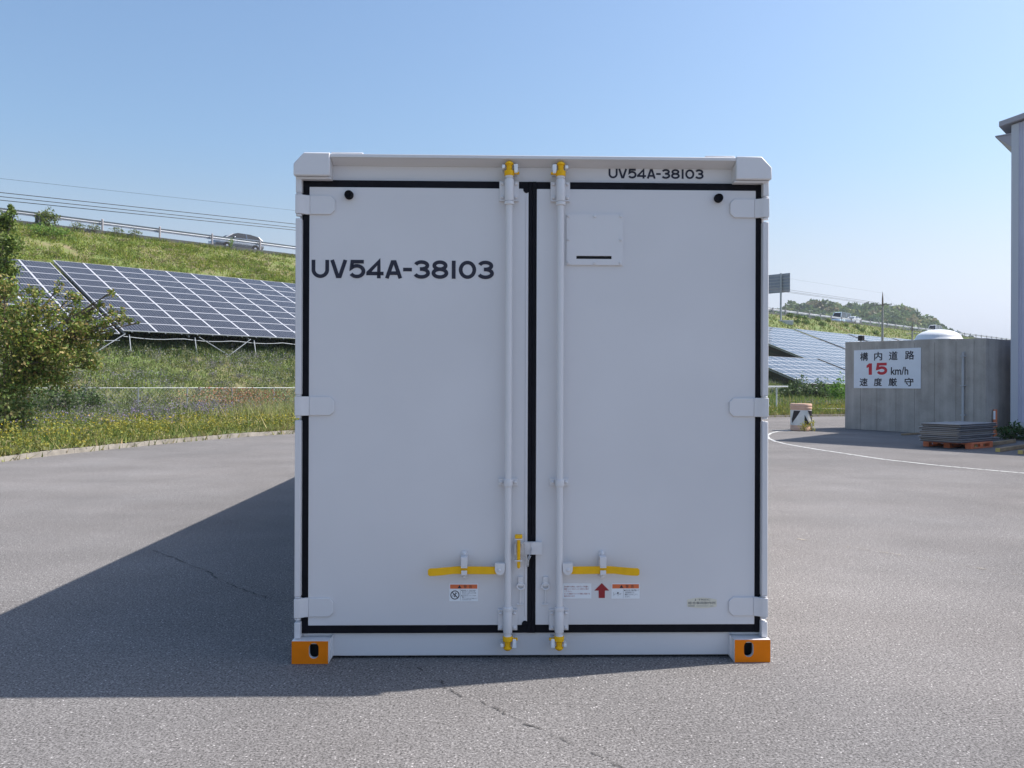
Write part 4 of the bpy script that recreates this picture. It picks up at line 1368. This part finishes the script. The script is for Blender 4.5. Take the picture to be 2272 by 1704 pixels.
def palette(n, cols, wts, jit=.18, gain=1.0):
    cols = np.array(cols, float)*gain; idx = rng.choice(len(cols), n, p=np.array(wts)/sum(wts))
    c = cols[idx]*rng.normal(1, jit, (n, 1)).clip(.5, 1.6)
    return np.clip(c*rng.normal(1, .06, (n, 3)), .003, .95)
def blades(base, h, wdt, lean=.35):
    """base (N,3) -> triangles"""
    n = len(base)
    a = rng.uniform(0, 2*np.pi, n); h = np.asarray(h)*rng.uniform(.6, 1.25, n)
    side = np.stack([np.cos(a), np.sin(a), 0*a], 1)*(np.asarray(wdt)*rng.uniform(.6, 1.3, n))[:, None]
    b = rng.uniform(0, 2*np.pi, n); ln = rng.normal(0, lean, n)*h
    tip = base + np.stack([np.cos(b)*ln, np.sin(b)*ln, h], 1)
    V = np.empty((n, 3, 3)); V[:, 0] = base-side; V[:, 1] = base+side; V[:, 2] = tip
    return V.reshape(-1, 3)
def leaves(cent, size, flat=.0):
    """random quads about given centres"""
    n = len(cent)
    u = rng.normal(size=(n, 3)); u /= np.linalg.norm(u, axis=1)[:, None]
    v = rng.normal(size=(n, 3)); v[:, 2] *= (1-flat)
    v -= u*(u*v).sum(1)[:, None]; v /= np.linalg.norm(v, axis=1)[:, None]
    s = (np.asarray(size)*rng.uniform(.6, 1.35, n))[:, None]
    V = np.empty((n, 4, 3)); V[:, 0] = cent-u*s; V[:, 1] = cent-v*s*.55; V[:, 2] = cent+u*s; V[:, 3] = cent+v*s*.55
    return V.reshape(-1, 3)
def nt_points(n, t, lift=0.0):
    z = hbank(n, t)
    return np.stack([NX*n+DX*t, NY*n+DY*t, z+lift], 1)
def region(count, n0, n1, t0, t1, kerb=False):
    t = rng.uniform(t0, t1, count)
    if kerb:
        k = nk(t)+.12; n = k+(n1-k)*rng.uniform(0, 1, count)**1.1
    else: n = rng.uniform(n0, n1, count)
    return n, t
G_GREEN = [(.075, .115, .022), (.050, .085, .018), (.13, .16, .035), (.10, .115, .03), (.19, .17, .07)]
def keep(n, t, s, lo): return vnoise(n+3, t, s) > lo

# 1 verge weeds
n, t = region(70000, 0, 34.3, -3, 47, True)
pt = nt_points(n, t, -.03)
hh = .11+.15*(vnoise(n, t, .8)+.5).clip(0, 1.3)+.05
hh *= np.clip((n-nk(t))/1.0, .5, 1)
c = palette(len(n), G_GREEN, [4, 3, 3, 3, 1.4], gain=1.55)
tag(tri_mesh('verge_grass', blades(pt, hh, .018, .5), c, M['blade']), kind='stuff')
# tall pale grass near the container and the kerb
n, t = region(6000, 0, 25, 2, 40, True)
k = ((n-nk(t) < 2.2) & (vnoise(n, t, 1.3) > .0)) | ((t > 14) & (t < 22) & (n < 26) & (rng.random(len(n)) < .6))
n, t = n[k], t[k]
tag(tri_mesh('tall_grass', blades(nt_points(n, t, -.02), np.where(t > 14, .45, .34), .016, .6), palette(len(n), [(.30, .27, .11), (.22, .24, .07), (.15, .18, .04)], [3, 3, 3], gain=1.3), M['blade']), kind='stuff')
# yellow flowers
def flowers(name, cnt, fn_mask, cols, wts, lift, size, n1=34.3, t0=-2, t1=44):
    n, t = region(cnt, 0, n1, t0, t1, True)
    k = fn_mask(n, t); n, t = n[k], t[k]
    p = nt_points(n, t); p[:, 2] += lift*rng.uniform(.5, 1.2, len(n))
    return tag(tri_mesh(name, leaves(p, size), palette(len(n), cols, wts), M['blade'], per=4), kind='stuff')
flowers('yellow_flowers', 30000, lambda n, t: (n-nk(t) < 5.2) & (vnoise(n, t, .9)+.35*vnoise(n, t, 2.3)+.30*rng.normal(size=len(n)) > -.02), [(.62, .46, .02), (.45, .36, .03), (.30, .28, .03)], [3, 2, 2], .34, .022)
flowers('purple_flowers', 26000, lambda n, t: (n-nk(t) > 2.5) & (vnoise(n+7, t+2, .8)+.35*vnoise(n, t, 2.1)+.28*rng.normal(size=len(n)) > .0), [(.30, .23, .42), (.38, .30, .48), (.24, .23, .22)], [3, 2, 2], .40, .024)
def clumps(name, n, t, cols_fn, rad, hgt, per, leaf, jit=.2):
    z = hbank(n, t); k = len(n)
    c = np.stack([NX*n+DX*t, NY*n+DY*t, z], 1)
    rr = rad*rng.uniform(.5, 1.4, k); hh = hgt*rng.uniform(.4, 1.4, k)
    d = rng.normal(size=(k, per, 3)); d /= np.linalg.norm(d, axis=2)[:, :, None]
    d *= rng.uniform(.3, 1, (k, per, 1))
    p = c[:, None, :] + d*np.stack([rr, rr, hh*.6], 1)[:, None, :]
    p[:, :, 2] += (hh*.45)[:, None]
    col = cols_fn(n, t)[:, None, :]*rng.normal(1, jit, (k, per, 1)).clip(.45, 1.7)
    return tag(tri_mesh(name, leaves(p.reshape(-1, 3), leaf), col.reshape(-1, 3), M['blade'], per=4), kind='stuff')
def pick(k, cols, w): return np.array(cols)[rng.choice(len(cols), k, p=np.array(w)/sum(w))]
def verge_cols(n, t):
    d = n-nk(t)+1.2*vnoise(n, t, 1.0)+rng.normal(0, .5, len(n))
    a = pick(len(n), [(.30, .29, .05), (.34, .28, .04), (.22, .25, .06), (.36, .32, .14), (.16, .20, .05)], [3, 2, 3, 2, 2])
    b = pick(len(n), [(.19, .21, .11), (.15, .19, .08), (.24, .21, .26), (.20, .19, .19), (.13, .18, .05)], [3, 3, 2.5, 2, 2])
    return np.where((d < 4.2)[:, None], a, b)
n, t = region(4200, 0, 33.0, -3, 46, True)
clumps('verge_weeds', n, t, verge_cols, .28, .40, 46, .028)
n, t = region(5000, 34.4, 42.5, -4, 80)
clumps('slope_weeds', n, t, lambda n, t: pick(len(n), [(.20, .23, .10), (.15, .19, .06), (.24, .24, .15), (.24, .22, .24), (.11, .17, .035), (.28, .27, .12)], [4, 3, 3, 2, 2, 2]), .34, .36, 40, .036)
n, t = region(2400, 53.4, GN-1.0, -4, 80)
clumps('bank_weeds', n, t, lambda n, t: pick(len(n), [(.22, .28, .045), (.28, .31, .065), (.15, .22, .035), (.34, .29, .16), (.30, .26, .15)], [4, 3, 3, 2, 1]), .42, .28, 34, .055)
# purple vetch thick in one place
tp, dp = on_n(455, 29.5)
q = rng.normal(size=(60, 2))*np.array([.9, 1.5])
clumps('vetch_patch', 28.3+q[:, 0], tp+q[:, 1], lambda n, t: pick(len(n), [(.34, .26, .46), (.27, .22, .36), (.20, .20, .18)], [3, 3, 2]), .28, .5, 60, .028)
# pale straw beside the container
tp, dp = on_n(640, 24.5)
q = rng.normal(size=(1700, 2))*np.array([1.2, 1.3])
n, t = 24.5+q[:, 0], tp+q[:, 1]; k = n > nk(t)+.15
tag(tri_mesh('straw_grass', blades(nt_points(n[k], t[k], -.02), .70, .014, .6), palette(int(k.sum()), [(.45, .41, .20), (.34, .35, .13), (.20, .25, .06)], [3, 3, 3]), M['blade']), kind='stuff')
# growth spilling over the kerb
t = rng.uniform(-2, 45, 9000); n = nk(t)+rng.normal(.13, .09, len(t)); k = (vnoise(n, t, 1.6)+.5*rng.normal(size=len(n)) > -.1); n, t = n[k], t[k]
pz = nt_points(n, t); pz[:, 2] = np.where(n > nk(t)+.02, .10, .0)
tag(tri_mesh('kerb_growth', blades(pz, .16, .016, .9), palette(len(n), [(.30, .29, .09), (.20, .23, .06), (.36, .31, .15)], [3, 3, 2]), M['blade']), kind='stuff')
# a patch of reddish dock
tp, dp = on_n(548, 28.5)
q = rng.normal(size=(2000, 2))*np.array([.5, 1.0])
p = nt_points(28.5+q[:, 0], tp+q[:, 1]); p[:, 2] += rng.uniform(.25, 1.0, len(p))
tag(tri_mesh('dock_plants', leaves(p, .035), palette(len(p), [(.42, .19, .11), (.36, .23, .13), (.22, .20, .08)], [3, 2, 2]), M['blade'], per=4), 'patch of reddish dried dock plants in front of the wire fence near the container', 'plants')

# 2 slope below the panels
n, t = region(80000, 34.0, 43.0, -6, 80)
tag(tri_mesh('slope_grass', blades(nt_points(n, t, -.03), .20+.18*(vnoise(n, t, 1.1)+.3).clip(0, 1), .024, .6), palette(len(n), [(.085, .115, .028), (.055, .085, .02), (.13, .145, .04), (.15, .14, .06), (.07, .10, .03)], [4, 3, 3, 2, 2], gain=1.75), M['blade']), kind='stuff')
n, t = region(24000, 34.2, 41.3, -2, 46)
k = vnoise(n+1, t, .9)+.35*rng.normal(size=len(n)) > -.05; n, t = n[k], t[k]
p = nt_points(n, t); p[:, 2] += rng.uniform(.2, .5, len(n))
tag(tri_mesh('vetch_flowers', leaves(p, .028), palette(len(n), [(.30, .27, .36), (.33, .32, .34), (.60, .56, .42)], [4, 3, 1]), M['blade'], per=4), kind='stuff')
# dark weeds under the panel edge
n, t = region(9000, 41.0, 44.5, 0, 46)
tag(tri_mesh('tall_weeds', blades(nt_points(n, t, -.03), .36, .035, .4), palette(len(n), [(.05, .10, .025), (.04, .075, .02), (.09, .14, .035)], [3, 3, 2]), M['blade']), kind='stuff')
# 3 upper slope
n, t = region(112000, 52.8, GN-.7, -6, 80)
kk = vnoise(n*1.3, t*.6+9, .9) + .25*rng.normal(size=len(n)) + .025*(30-t)
n, t = n[kk > -.25], t[kk > -.25]
tag(tri_mesh('upper_bank_grass', blades(nt_points(n, t, -.03), .16+.15*(vnoise(n, t, 1.2)+.3).clip(0, 1), .034, .7), palette(len(n), [(.13, .16, .022), (.17, .18, .03), (.085, .125, .018), (.20, .17, .07)], [4, 3, 3, 1.2], gain=1.8), M['blade']), kind='stuff')
t = rng.uniform(-6, 48, 9000); n = GN-.55+rng.normal(0, .12, len(t)); k = vnoise(n*2, t, 1.7)+.45*rng.normal(size=len(t)) > .1; n, t = n[k], t[k]
tag(tri_mesh('edge_grass', blades(nt_points(n, t, -.03), .30, .03, .6), palette(len(n), [(.22, .27, .05), (.30, .30, .10), (.16, .20, .05)], [3, 2, 2]), M['blade']), kind='stuff')
# 4 right hand bank
n, t = region(60000, 34, GN-.4, 70, 270)
k = (n < 42) | (n > 52.5)
n, t = n[k], t[k]
tag(tri_mesh('far_bank_grass', blades(nt_points(n, t, -.03), .38, .07, .5), palette(len(n), [(.13, .16, .03), (.17, .18, .042), (.08, .12, .025), (.20, .16, .07)], [4, 3, 3, 1.2], gain=1.6), M['blade']), kind='stuff')
# right verge between kerb and fence
t = rng.uniform(33, 130, 66000); kx = nk(t)+.2; n = kx+(34.2-kx)*rng.uniform(0, 1, len(t))**1.3
X = NX*n+DX*t; Y = NY*n+DY*t
k = (X/Y > .08) & (X/Y < .46); n, t = n[k], t[k]
near = np.clip((n-nk(t))/5, 0, 1)
tag(tri_mesh('far_verge_grass', blades(nt_points(n, t, -.03), .22+.40*near*(vnoise(n, t, .5)+.6).clip(0, 1), .035, .4), palette(len(n), [(.08, .12, .028), (.055, .09, .022), (.14, .17, .04), (.20, .17, .07)], [3, 3, 3, 1.6], gain=2.0), M['blade']), kind='stuff')

# shrubs and bushes as things
def bush(name, loc, rad, hgt, cnt, cols, wts, label, cat='shrub', group=None, leaf=.05, stems=5):
    r = tag(empty(name, loc), label, cat, group)
    d = rng.normal(size=(cnt, 3)); d /= np.linalg.norm(d, axis=1)[:, None]
    rr = rng.uniform(.35, 1, cnt)**.6
    lump = 1+.28*np.sin(d[:, 0]*5+rad)+.22*np.sin(d[:, 1]*6+2*rad)+.2*np.sin(d[:, 2]*7)
    p = d*(rr*lump)[:, None]*np.array([rad, rad, hgt/2]); p[:, 2] += hgt*.5; p[:, 2] = np.maximum(p[:, 2], .03)
    tri_mesh('foliage', leaves(p, leaf), palette(cnt, cols, wts, gain=1.6), M['leaf'], r, per=4)
    mb = MB()
    for i in range(stems):
        a = 2*math.pi*i/stems
        mb.tube([(0, 0, -.1), (rad*.25*math.cos(a), rad*.25*math.sin(a), hgt*.35), (rad*.5*math.cos(a), rad*.5*math.sin(a), hgt*.75)], [.02*rad+.006, .012*rad+.004, .004], 5)
    mb.build('stem', M['bark'], r)
    return r
GD_ = [(.035, .065, .015), (.055, .09, .022), (.09, .13, .03)]
# by the guardrail
tt, dd = on_n(105, GN-.4); b = P(GN-.4, tt, float(hroad(tt))-.1)
bush('roadside_shrub', b, .75, 1.0, 900, [(.10, .13, .03), (.15, .15, .06), (.06, .09, .02)], [3, 2, 2], 'round dry green shrub growing through the guardrail at upper left', leaf=.07)
for u_, lb in ((172, 'thin weedy tuft under the guardrail just right of the dry shrub'), (208, 'low grey green tuft beside the second guardrail post'), (260, 'sparse tuft below the rail between two guardrail posts'), (300, 'small tuft below the rail, left of the silver car')):
    tt, dd = on_n(u_, GN-.4); b = P(GN-.4, tt, float(hroad(tt))-.1)
    bush('weed_tuft', b, .55, .45, 260, [(.09, .12, .04), (.14, .14, .07)], [2, 2], lb, 'weed', 'weeds along the guardrail', .05, 3)
tt, dd = on_n(512, GN-.4); bush('weed_tuft', P(GN-.4, tt, float(hroad(tt))-.1), .22, .75, 150, [(.14, .20, .05)], [1], 'upright green weed in front of the silver car', 'weed', 'weeds along the guardrail', .05, 2)
# green mounds on the right hand slope
mounds = [(1752, 697), (1770, 702), (1783, 706), (1768, 716), (1786, 718), (1812, 711), (1836, 709), (1822, 722), (1876, 723), (1900, 728), (1912, 735), (1942, 742)]
words = ['nearest the sign post', 'just right of the sign post', 'third from the sign post', 'lower bank beside the sign footing', 'lower bank above the solar corner', 'upper middle of the bank', 'just under the pale van', 'mid bank above the second solar array', 'below the white car', 'left of the utility pole', 'beside the utility pole', 'farthest right before the hut roof']
for (u_, v_), wd_ in zip(mounds, words):
    nn, tt, _ = slope_hit(u_, v_)
    bush('bank_shrub', P(nn, tt, float(hbank(nn, tt))-.1), random.uniform(.45, .8), random.uniform(.5, .8), 260, [(.08, .12, .025), (.12, .17, .035), (.05, .09, .02)], [2, 3, 2], 'small dark green shrub on the sunny bank, ' + wd_, 'shrub', 'shrubs on the right bank', .13, 3)
nn, tt, dd = slope_hit(105, 522); bush('bank_shrub', P(nn, tt, float(hbank(nn, tt))-.1), 1.5, .7, 1400, [(.10, .17, .03), (.13, .19, .04)], [2, 2], 'broad bright green shrub on the upper left bank below the guardrail', 'shrub', None, .07, 4)
# dark bushes along the fences
fb = [(130, 30.9, .95, 1.25, 'dark bush under the tree, at the left end of the wire fence'), (190, 32.3, .8, 1.0, 'dark grey green bush in front of the fence left of the second post'), (20, 25.0, 1.0, 1.5, 'dark leafy bush at the left picture edge below the tree')]
for u_, nn, rd, hg, lb in fb:
    tt, dd = on_n(u_, nn); bush('fence_bush', P(nn, tt, float(hbank(nn, tt))-.1), rd, hg, 1700, [(.045, .075, .025), (.075, .10, .04), (.12, .12, .10)], [3, 3, 1], lb, 'bush', 'bushes along the wire fence', .055)
pp = at(18, 905, 19.0); bush('fence_bush', Vector((pp.x, pp.y, .15)), .65, 1.0, 1700, [(.06, .09, .025), (.10, .12, .035), (.14, .13, .05)], [3, 3, 1.5], 'dark bush hiding the trunk of the bushy tree at the left picture edge', 'bush', 'bushes along the wire fence', .045)
for u_, hg, lb in ((1752, 1.5, 'dark bush at the far fence just right of the white gate frame'), (1775, 1.7, 'dark bush at the far fence above the crash drum'), (1800, 1.3, 'low dark bush at the far fence, right of the drum'), (1820, 1.6, 'dark bush at the far fence between drum and hut'), (1842, 1.3, 'dark bush at the far fence above the wooden pallets')):
    tt, dd = on_n(u_, 28); dd = 56.0; pp = at(u_, 890, dd); bush('fence_bush', Vector((pp.x, pp.y, .15)), 1.0, hg, 750, [(.045, .075, .025), (.07, .10, .035)], [3, 2], lb, 'bush', 'bushes along the wire fence', .09)
pp = at(1861, 880, 52); bush('climber', Vector((pp.x, pp.y, .1)), .65, 1.75, 800, [(.10, .19, .03), (.07, .14, .02)], [2, 1], 'bright green climbing bush at the fence beside the hut corner', 'bush', None, .08)
# bush at the warehouse foot
pb = gnd(2249, 976); bush('evergreen_bush', pb, .42, .42, 1100, [(.02, .05, .012), (.035, .075, .02)], [2, 2], 'low dark green bush at the foot of the warehouse corner', 'bush', None, .04)
for (u_, v_), hg, lb in (((1783, 957), .32, 'yellow green weed at the foot of the crash drum, in front'), ((1799, 957), .42, 'taller yellow flowering weed at the right foot of the crash drum')):
    bush('weed_tuft', gnd(u_, v_)+Vector((0, -.05, 0)), .12, hg, 150, [(.25, .24, .03), (.14, .18, .03), (.40, .32, .02)], [2, 2, 1], lb, 'weed', 'weeds round the crash drum', .022, 3)

# ---- trees
def tree(name, base, trunk_h, lobes, nleaf, leaf, cols, wts, label, trunk_r=.09):
    """lobes: list of (x,y,z,radius) in local space where boughs end and leaves gather"""
    r = tag(empty(name, base), label, 'tree')
    tk = MB()
    fork = Vector((0, 0, trunk_h))
    tk.tube([(0, 0, -.2), (.04, .02, trunk_h*.5), fork, (.05, .05, trunk_h*1.5)], [trunk_r*1.3, trunk_r, trunk_r*.8, trunk_r*.35], 8)
    C = []
    tot = sum(l[3]**2 for l in lobes)
    for x, y, z, rd in lobes:
        e = Vector((x, y, z)); mid = fork.lerp(e, .5)+Vector((random.uniform(-.1, .1), random.uniform(-.1, .1), .12*(e-fork).length))
        tk.tube([fork*.9, mid, e], [trunk_r*.45, trunk_r*.25, .008], 6)
        k = int(nleaf*rd**2/tot)
        # several small tufts on twigs within the lobe
        nt_ = max(4, int(9*rd/.5))
        for i in range(nt_):
            d = Vector(rng.normal(size=3)); d.normalize()
            tip = e + d*rd*random.uniform(.35, 1.0)
            tip.z = e.z + (tip.z-e.z)*.95
            tk.tube([mid.lerp(e, random.uniform(.4, 1)), tip], [.010, .004], 4)
            kk = k//nt_
            f = rng.uniform(0, 1, (kk, 1))
            s0 = np.array(e)*(1-f)+np.array(tip)*f
            C.append(s0*.5+np.array(tip)*.5 + rng.normal(size=(kk, 3))*rd*np.array([.30, .30, .26]))
    C = np.concatenate(C)
    tri_mesh('crown', leaves(C, leaf), palette(len(C), cols, wts, .22), M['leaf'], r, per=4)
    tk.build('trunk', M['bark'], r)
    return r
TD = 20.0
tb_ = Vector((at(10, 900, TD).x, TD, .2))
def lob(u, v, dep, rad): 
    p = at(u, v, dep); return (p.x-tb_.x, p.y-tb_.y, p.z-tb_.z, rad)
lobes = [lob(40, 700, 20, .6), lob(95, 690, 19.6, .55), lob(150, 705, 20.3, .45), lob(160, 655, 20.1, .25), lob(130, 640, 20.0, .18), lob(30, 780, 19.5, .7), lob(110, 770, 19.7, .65), lob(175, 760, 20.2, .5), lob(215, 735, 20.0, .32), lob(205, 695, 20.2, .26), lob(245, 650, 20.0, .15), lob(228, 672, 20.0, .13), lob(262, 705, 19.9, .20), lob(285, 712, 20.1, .13), lob(250, 690, 20.1, .16), lob(235, 715, 19.8, .22), lob(270, 690, 20.2, .10), lob(305, 716, 20.0, .06), lob(195, 800, 19.9, .34), lob(60, 840, 19.7, .6), lob(125, 825, 19.8, .48), lob(-60, 740, 20, .8), lob(-80, 840, 19.9, .8), lob(-50, 650, 20.4, .6), lob(198, 815, 20.1, .13), lob(20, 870, 19.6, .55), lob(-120, 800, 20.5, .8), lob(250, 735, 20.0, .13), lob(180, 725, 19.8, .36), lob(60, 745, 19.3, .6), lob(140, 790, 19.4, .45), lob(10, 640, 20, .4), lob(80, 650, 20, .25)]
tree('bushy_tree', tb_, 1.0, lobes, 18500, .043, [(.20, .25, .05), (.14, .21, .035), (.32, .30, .07), (.31, .22, .08), (.52, .44, .18), (.10, .13, .025)], [4, 4, 2.5, 1.4, 1.4, 1.6], 'broad bushy tree with olive and brownish leaves at the left edge', .10)
TD2 = 24.0
tb_ = Vector((at(-25, 880, TD2).x, TD2, .25))
lobes = [lob(5, 490, 24, .35), lob(25, 540, 23.8, .36), lob(0, 590, 24, .45), lob(25, 600, 24.2, .28), lob(-40, 530, 24.1, .6), lob(-50, 630, 24, .8), lob(10, 640, 24, .32), lob(30, 462, 24.1, .14), lob(-20, 700, 24, .7), lob(33, 470, 24, .10)]
tree('slender_tree', tb_, 2.6, lobes, 12000, .05, [(.15, .21, .04), (.10, .16, .03), (.22, .26, .06)], [3, 3, 2], 'tall green tree behind the bushy one, its top above the guardrail', .08)

# ---- wooded hill
DH = 420.0
prof_u = [1560, 1640, 1700, 1730, 1760, 1790, 1830, 1870, 1905, 1945, 1965, 1990, 2020, 2045, 2070, 2095, 2115, 2135, 2155, 2190, 2300]
prof_v = [735, 700, 682, 674, 664, 660, 658, 663, 666, 658, 665, 668, 675, 689, 700, 716, 727, 735, 741, 750, 762]
rows_h = []
us = np.linspace(1540, 2330, 70)
mb = MB(); vs = []
zz = [-30, -14, 0, 30, 80]
for u_ in us:
    vtop = np.interp(u_, prof_u, prof_v)
    zt = at(u_, vtop, DH).z-6
    for j, (dy, f) in enumerate(((-90, -.05), (-45, .55), (0, 1.0), (60, .8), (150, -.05))):
        p = at(u_, 852, DH+dy); vs.append((p.x, p.y, max(-1, zt*f)))
mb.add(vs, [(i*5+j, (i+1)*5+j, (i+1)*5+j+1, i*5+j+1) for i in range(len(us)-1) for j in range(4)])
tag(mb.build('hill', M['bank']), kind='structure')
Cc, Col_ = [], []
for k in range(420):
    u_ = rng.uniform(1580, 2200); f = rng.uniform(0, 1)
    vt = np.interp(u_, prof_u, prof_v); zt = at(u_, vt, DH).z
    dy = -80*f**1.2; rad = rng.uniform(3.2, 6.0)*(1 if u_ < 2060 else .6)
    hgt = zt*(1-.45*f) - rad*.8 - rng.uniform(0, 2.5)
    cpos = at(u_, 852, DH+dy); c0 = np.array([cpos.x, cpos.y, max(2, hgt)])
    m_ = int(34*rad)
    d = rng.normal(size=(m_, 3)); d /= np.linalg.norm(d, axis=1)[:, None]
    Cc.append(c0+d*(rad*rng.uniform(.72, 1.05, (m_, 1)))*np.array([1, 1, .78]))
    base_c = [(.10, .155, .06), (.14, .20, .07), (.075, .125, .06), (.25, .28, .10), (.24, .21, .11)][rng.choice(5, p=[.3, .28, .2, .14, .08])]
    Col_.append(np.array(base_c)*rng.normal(1, .2, (m_, 1)).clip(.5, 1.5)*np.ones((1, 3)))
Cc = np.concatenate(Cc); Col_ = np.concatenate(Col_)
tag(tri_mesh('hill_woodland', leaves(Cc, 1.15), Col_, M['leaf'], per=4), kind='stuff')

# ---- pallet with sheets
pc = gnd(2128, 993)           # near bottom corner of the pallet
ang = math.atan2(-.50, .87)
ux = Vector((-.72, .69, 0)).normalized()       # towards the left far corner
vx = Vector((.80, .60, 0)).normalized()
corner = gnd(2156, 997)
th = math.atan2(vx.y, vx.x)
pal = tag(empty('plastic_pallet', corner+Vector((0, .02, 0)), th), 'orange plastic pallet under the stack of grey sheets', 'pallet')
LW, LD = 1.82, .91            # along vx, and along the other side
side = Vector((-vx.y, vx.x, 0))
mb = MB()
mb.box((0, 0, .10), (1.1, 1.1, .14))
for x in (0, .46, .95):
    for y in (0, .48, .96):
        mb.box((x, y, .03), (x+.15, y+.14, .0995))
mb.box((0, 0, 0), (1.1, .14, .0295)); mb.box((0, .48, 0), (1.1, .62, .0295)); mb.box((0, .96, 0), (1.1, 1.1, .0295))
mb.build('deck', M['pallet_orange'], pal, bevel=.006)
ords = ['topmost bright grey', 'second from the top grey', 'third from the top grey', 'fourth from the top grey', 'fifth from the top brownish', 'fifth from the bottom brownish', 'fourth from the bottom grey', 'third from the bottom grey', 'second from the bottom grey', 'bottom grey']
z = .141
for i, od in enumerate(ords[::-1]):
    tk_ = .042
    off = Vector((random.uniform(-.05, .04), random.uniform(-.05, .04), z))
    big = .06 if i in (0, 1) else 0
    e = tag(empty('panel_sheet', pal.matrix_basis @ (off+Vector((-.34-big/2, .10-big/2, 0))), th+random.uniform(-.035, .035)), od + ' sheet of the stack on the orange pallet', 'sheet', 'sheets stacked on the orange pallet')
    W2, D2 = LW+big, LD+big
    mb = MB(); mb.box((.02, .02, .0), (W2-.02, D2-.02, tk_-.0125)); mb.build('core', M['sheet_brown'] if i in (4, 5) else M['sheet_dark'], e, smooth=False)
    mb = MB(); mb.box((0, 0, tk_-.012), (W2, D2, tk_)); mb.build('facing', M['sheet'], e, bevel=.002)
    z += tk_+.001
# timbers on the ground
for (a, b, lb) in (((2160, 995), (2250, 982), 'thin timber batten lying next to the orange pallet'), ((2214, 1003), (2300, 990), 'timber batten with yellow end lying at the warehouse foot'), ((2264, 1008), (2350, 997), 'nearest timber batten, cut by the right picture edge')):
    pa, pb_ = gnd(*a), gnd(*b)
    d = (pb_-pa); e = tag(empty('timber_batten', pa, math.atan2(d.y, d.x)), lb, 'timber', 'timber battens on the asphalt')
    mb = MB(); mb.box((0, -.045, .005), (max(2.4, d.length), .045, .085)); mb.build('beam', M['timber'], e, bevel=.004)
    mb = MB(); mb.box((-.012, -.045, .005), (-.0005, .045, .085)); mb.build('painted_end', M['timber_end'], e)
pa, pb_ = gnd(2003, 966), gnd(2060, 962)
d = pb_-pa; e = tag(empty('timber_batten', pa, math.atan2(d.y, d.x)), 'flat timber lying at the foot of the hut behind the sheet stack', 'timber', 'timber battens on the asphalt')
mb = MB(); mb.box((0, -.05, .003), (d.length, .05, .05)); mb.build('beam', M['timber'], e, bevel=.004)
# marker post by the hut side
mp_ = gnd(2209, 972)+Vector((.25, .45, 0)); e = tag(empty('marker_post', mp_), 'short orange and white marker post in the dark corner beside the hut', 'post')
mb = MB(); mb.box((-.05, -.02, 0), (.05, .02, .78)); mb.build('board', M['pallet_orange'], e, bevel=.004)
mb = MB(); mb.box((-.0505, -.0215, .50), (-.005, .0215, .74)); mb.build('white_stripe', M['label_white'], e)
# wooden pallets on edge of the verge
for i, (dz, lb) in enumerate(((0, 'lower weathered wooden pallet lying on the far kerb beside the hut'), (.16, 'upper weathered wooden pallet lying on the other one beside the hut'))):
    pp = gnd(1834, 921); pp.z = dz+.01
    e = tag(empty('wooden_pallet', pp, R(4+3*i)), lb, 'pallet', 'wooden pallets by the far kerb')
    mb = MB()
    for y in (0, .5, 1.0): mb.box((0, y, .022), (1.3, y+.09, .115))
    mb.build('bearer', M['timber_grey'], e, smooth=False)
    mb = MB()
    for k in range(7): mb.box((k*.19, 0, .1155), (k*.19+.13, 1.09, .138))
    mb.build('deck', M['timber_grey'], e, smooth=False)
    mb = MB()
    for k in (0, 3, 6): mb.box((k*.19, 0, 0), (k*.19+.13, 1.09, .0215))
    mb.build('bottom_board', M['timber_grey'], e, smooth=False)
pp = gnd(1815, 917); e = tag(empty('black_pipe', pp), 'black pipe rail standing at the far kerb behind the wooden pallets', 'pipe')
mb = MB(); mb.tube([(-.1, .4, .45), (1.7, .4, .48)], .035, 8); mb.tube([(.1, .4, 0), (.1, .4, .45)], .025, 6); mb.tube([(1.5, .4, 0), (1.5, .4, .47)], .025, 6); mb.build('pipe', M['drum_black'], e)
# white gate frame
GZ = 40.0
gb_ = at(1723, 919, GZ); gb_.z = .1
gate = tag(empty('pipe_gate', gb_), 'white pipe gate frame at the verge, half hidden by the container', 'gate')
ztop_ = at(1723, 858, GZ).z-.1
mb = MB(); mb.tube([(0, 0, -.2), (0, 0, ztop_)], .04, 8); mb.build('post', M['white_pipe'], gate)
mb = MB(); mb.tube([(-3.2, .0, -.2), (-3.2, 0, ztop_)], .04, 8); mb.build('post', M['white_pipe'], gate)
mb = MB(); mb.tube([(-3.2, 0, ztop_), (.55, 0, ztop_)], .04, 8); mb.build('top_bar', M['white_pipe'], gate)
mb = MB(); mb.tube([(-1.2, -.02, .80), (-.15, -.02, .22)], .03, 8); mb.build('brace', M['white_pipe'], gate)

# ---- thin summer haze over the whole place
hz = MB(); hz.box((-1506, -1506, -1.4), (1506, 1506, 66))
hm = bpy.data.materials.new('summer_haze'); hm.use_nodes = True
ht = hm.node_tree; ht.nodes.clear()
ho = ht.nodes.new('ShaderNodeOutputMaterial'); pv = ht.nodes.new('ShaderNodeVolumePrincipled')
pv.inputs['Color'].default_value = (.86, .92, 1, 1); pv.inputs['Density'].default_value = .00032; pv.inputs['Anisotropy'].default_value = .3
ht.links.new(pv.outputs[0], ho.inputs['Volume'])
tag(hz.build('haze', hm, smooth=False), kind='stuff')
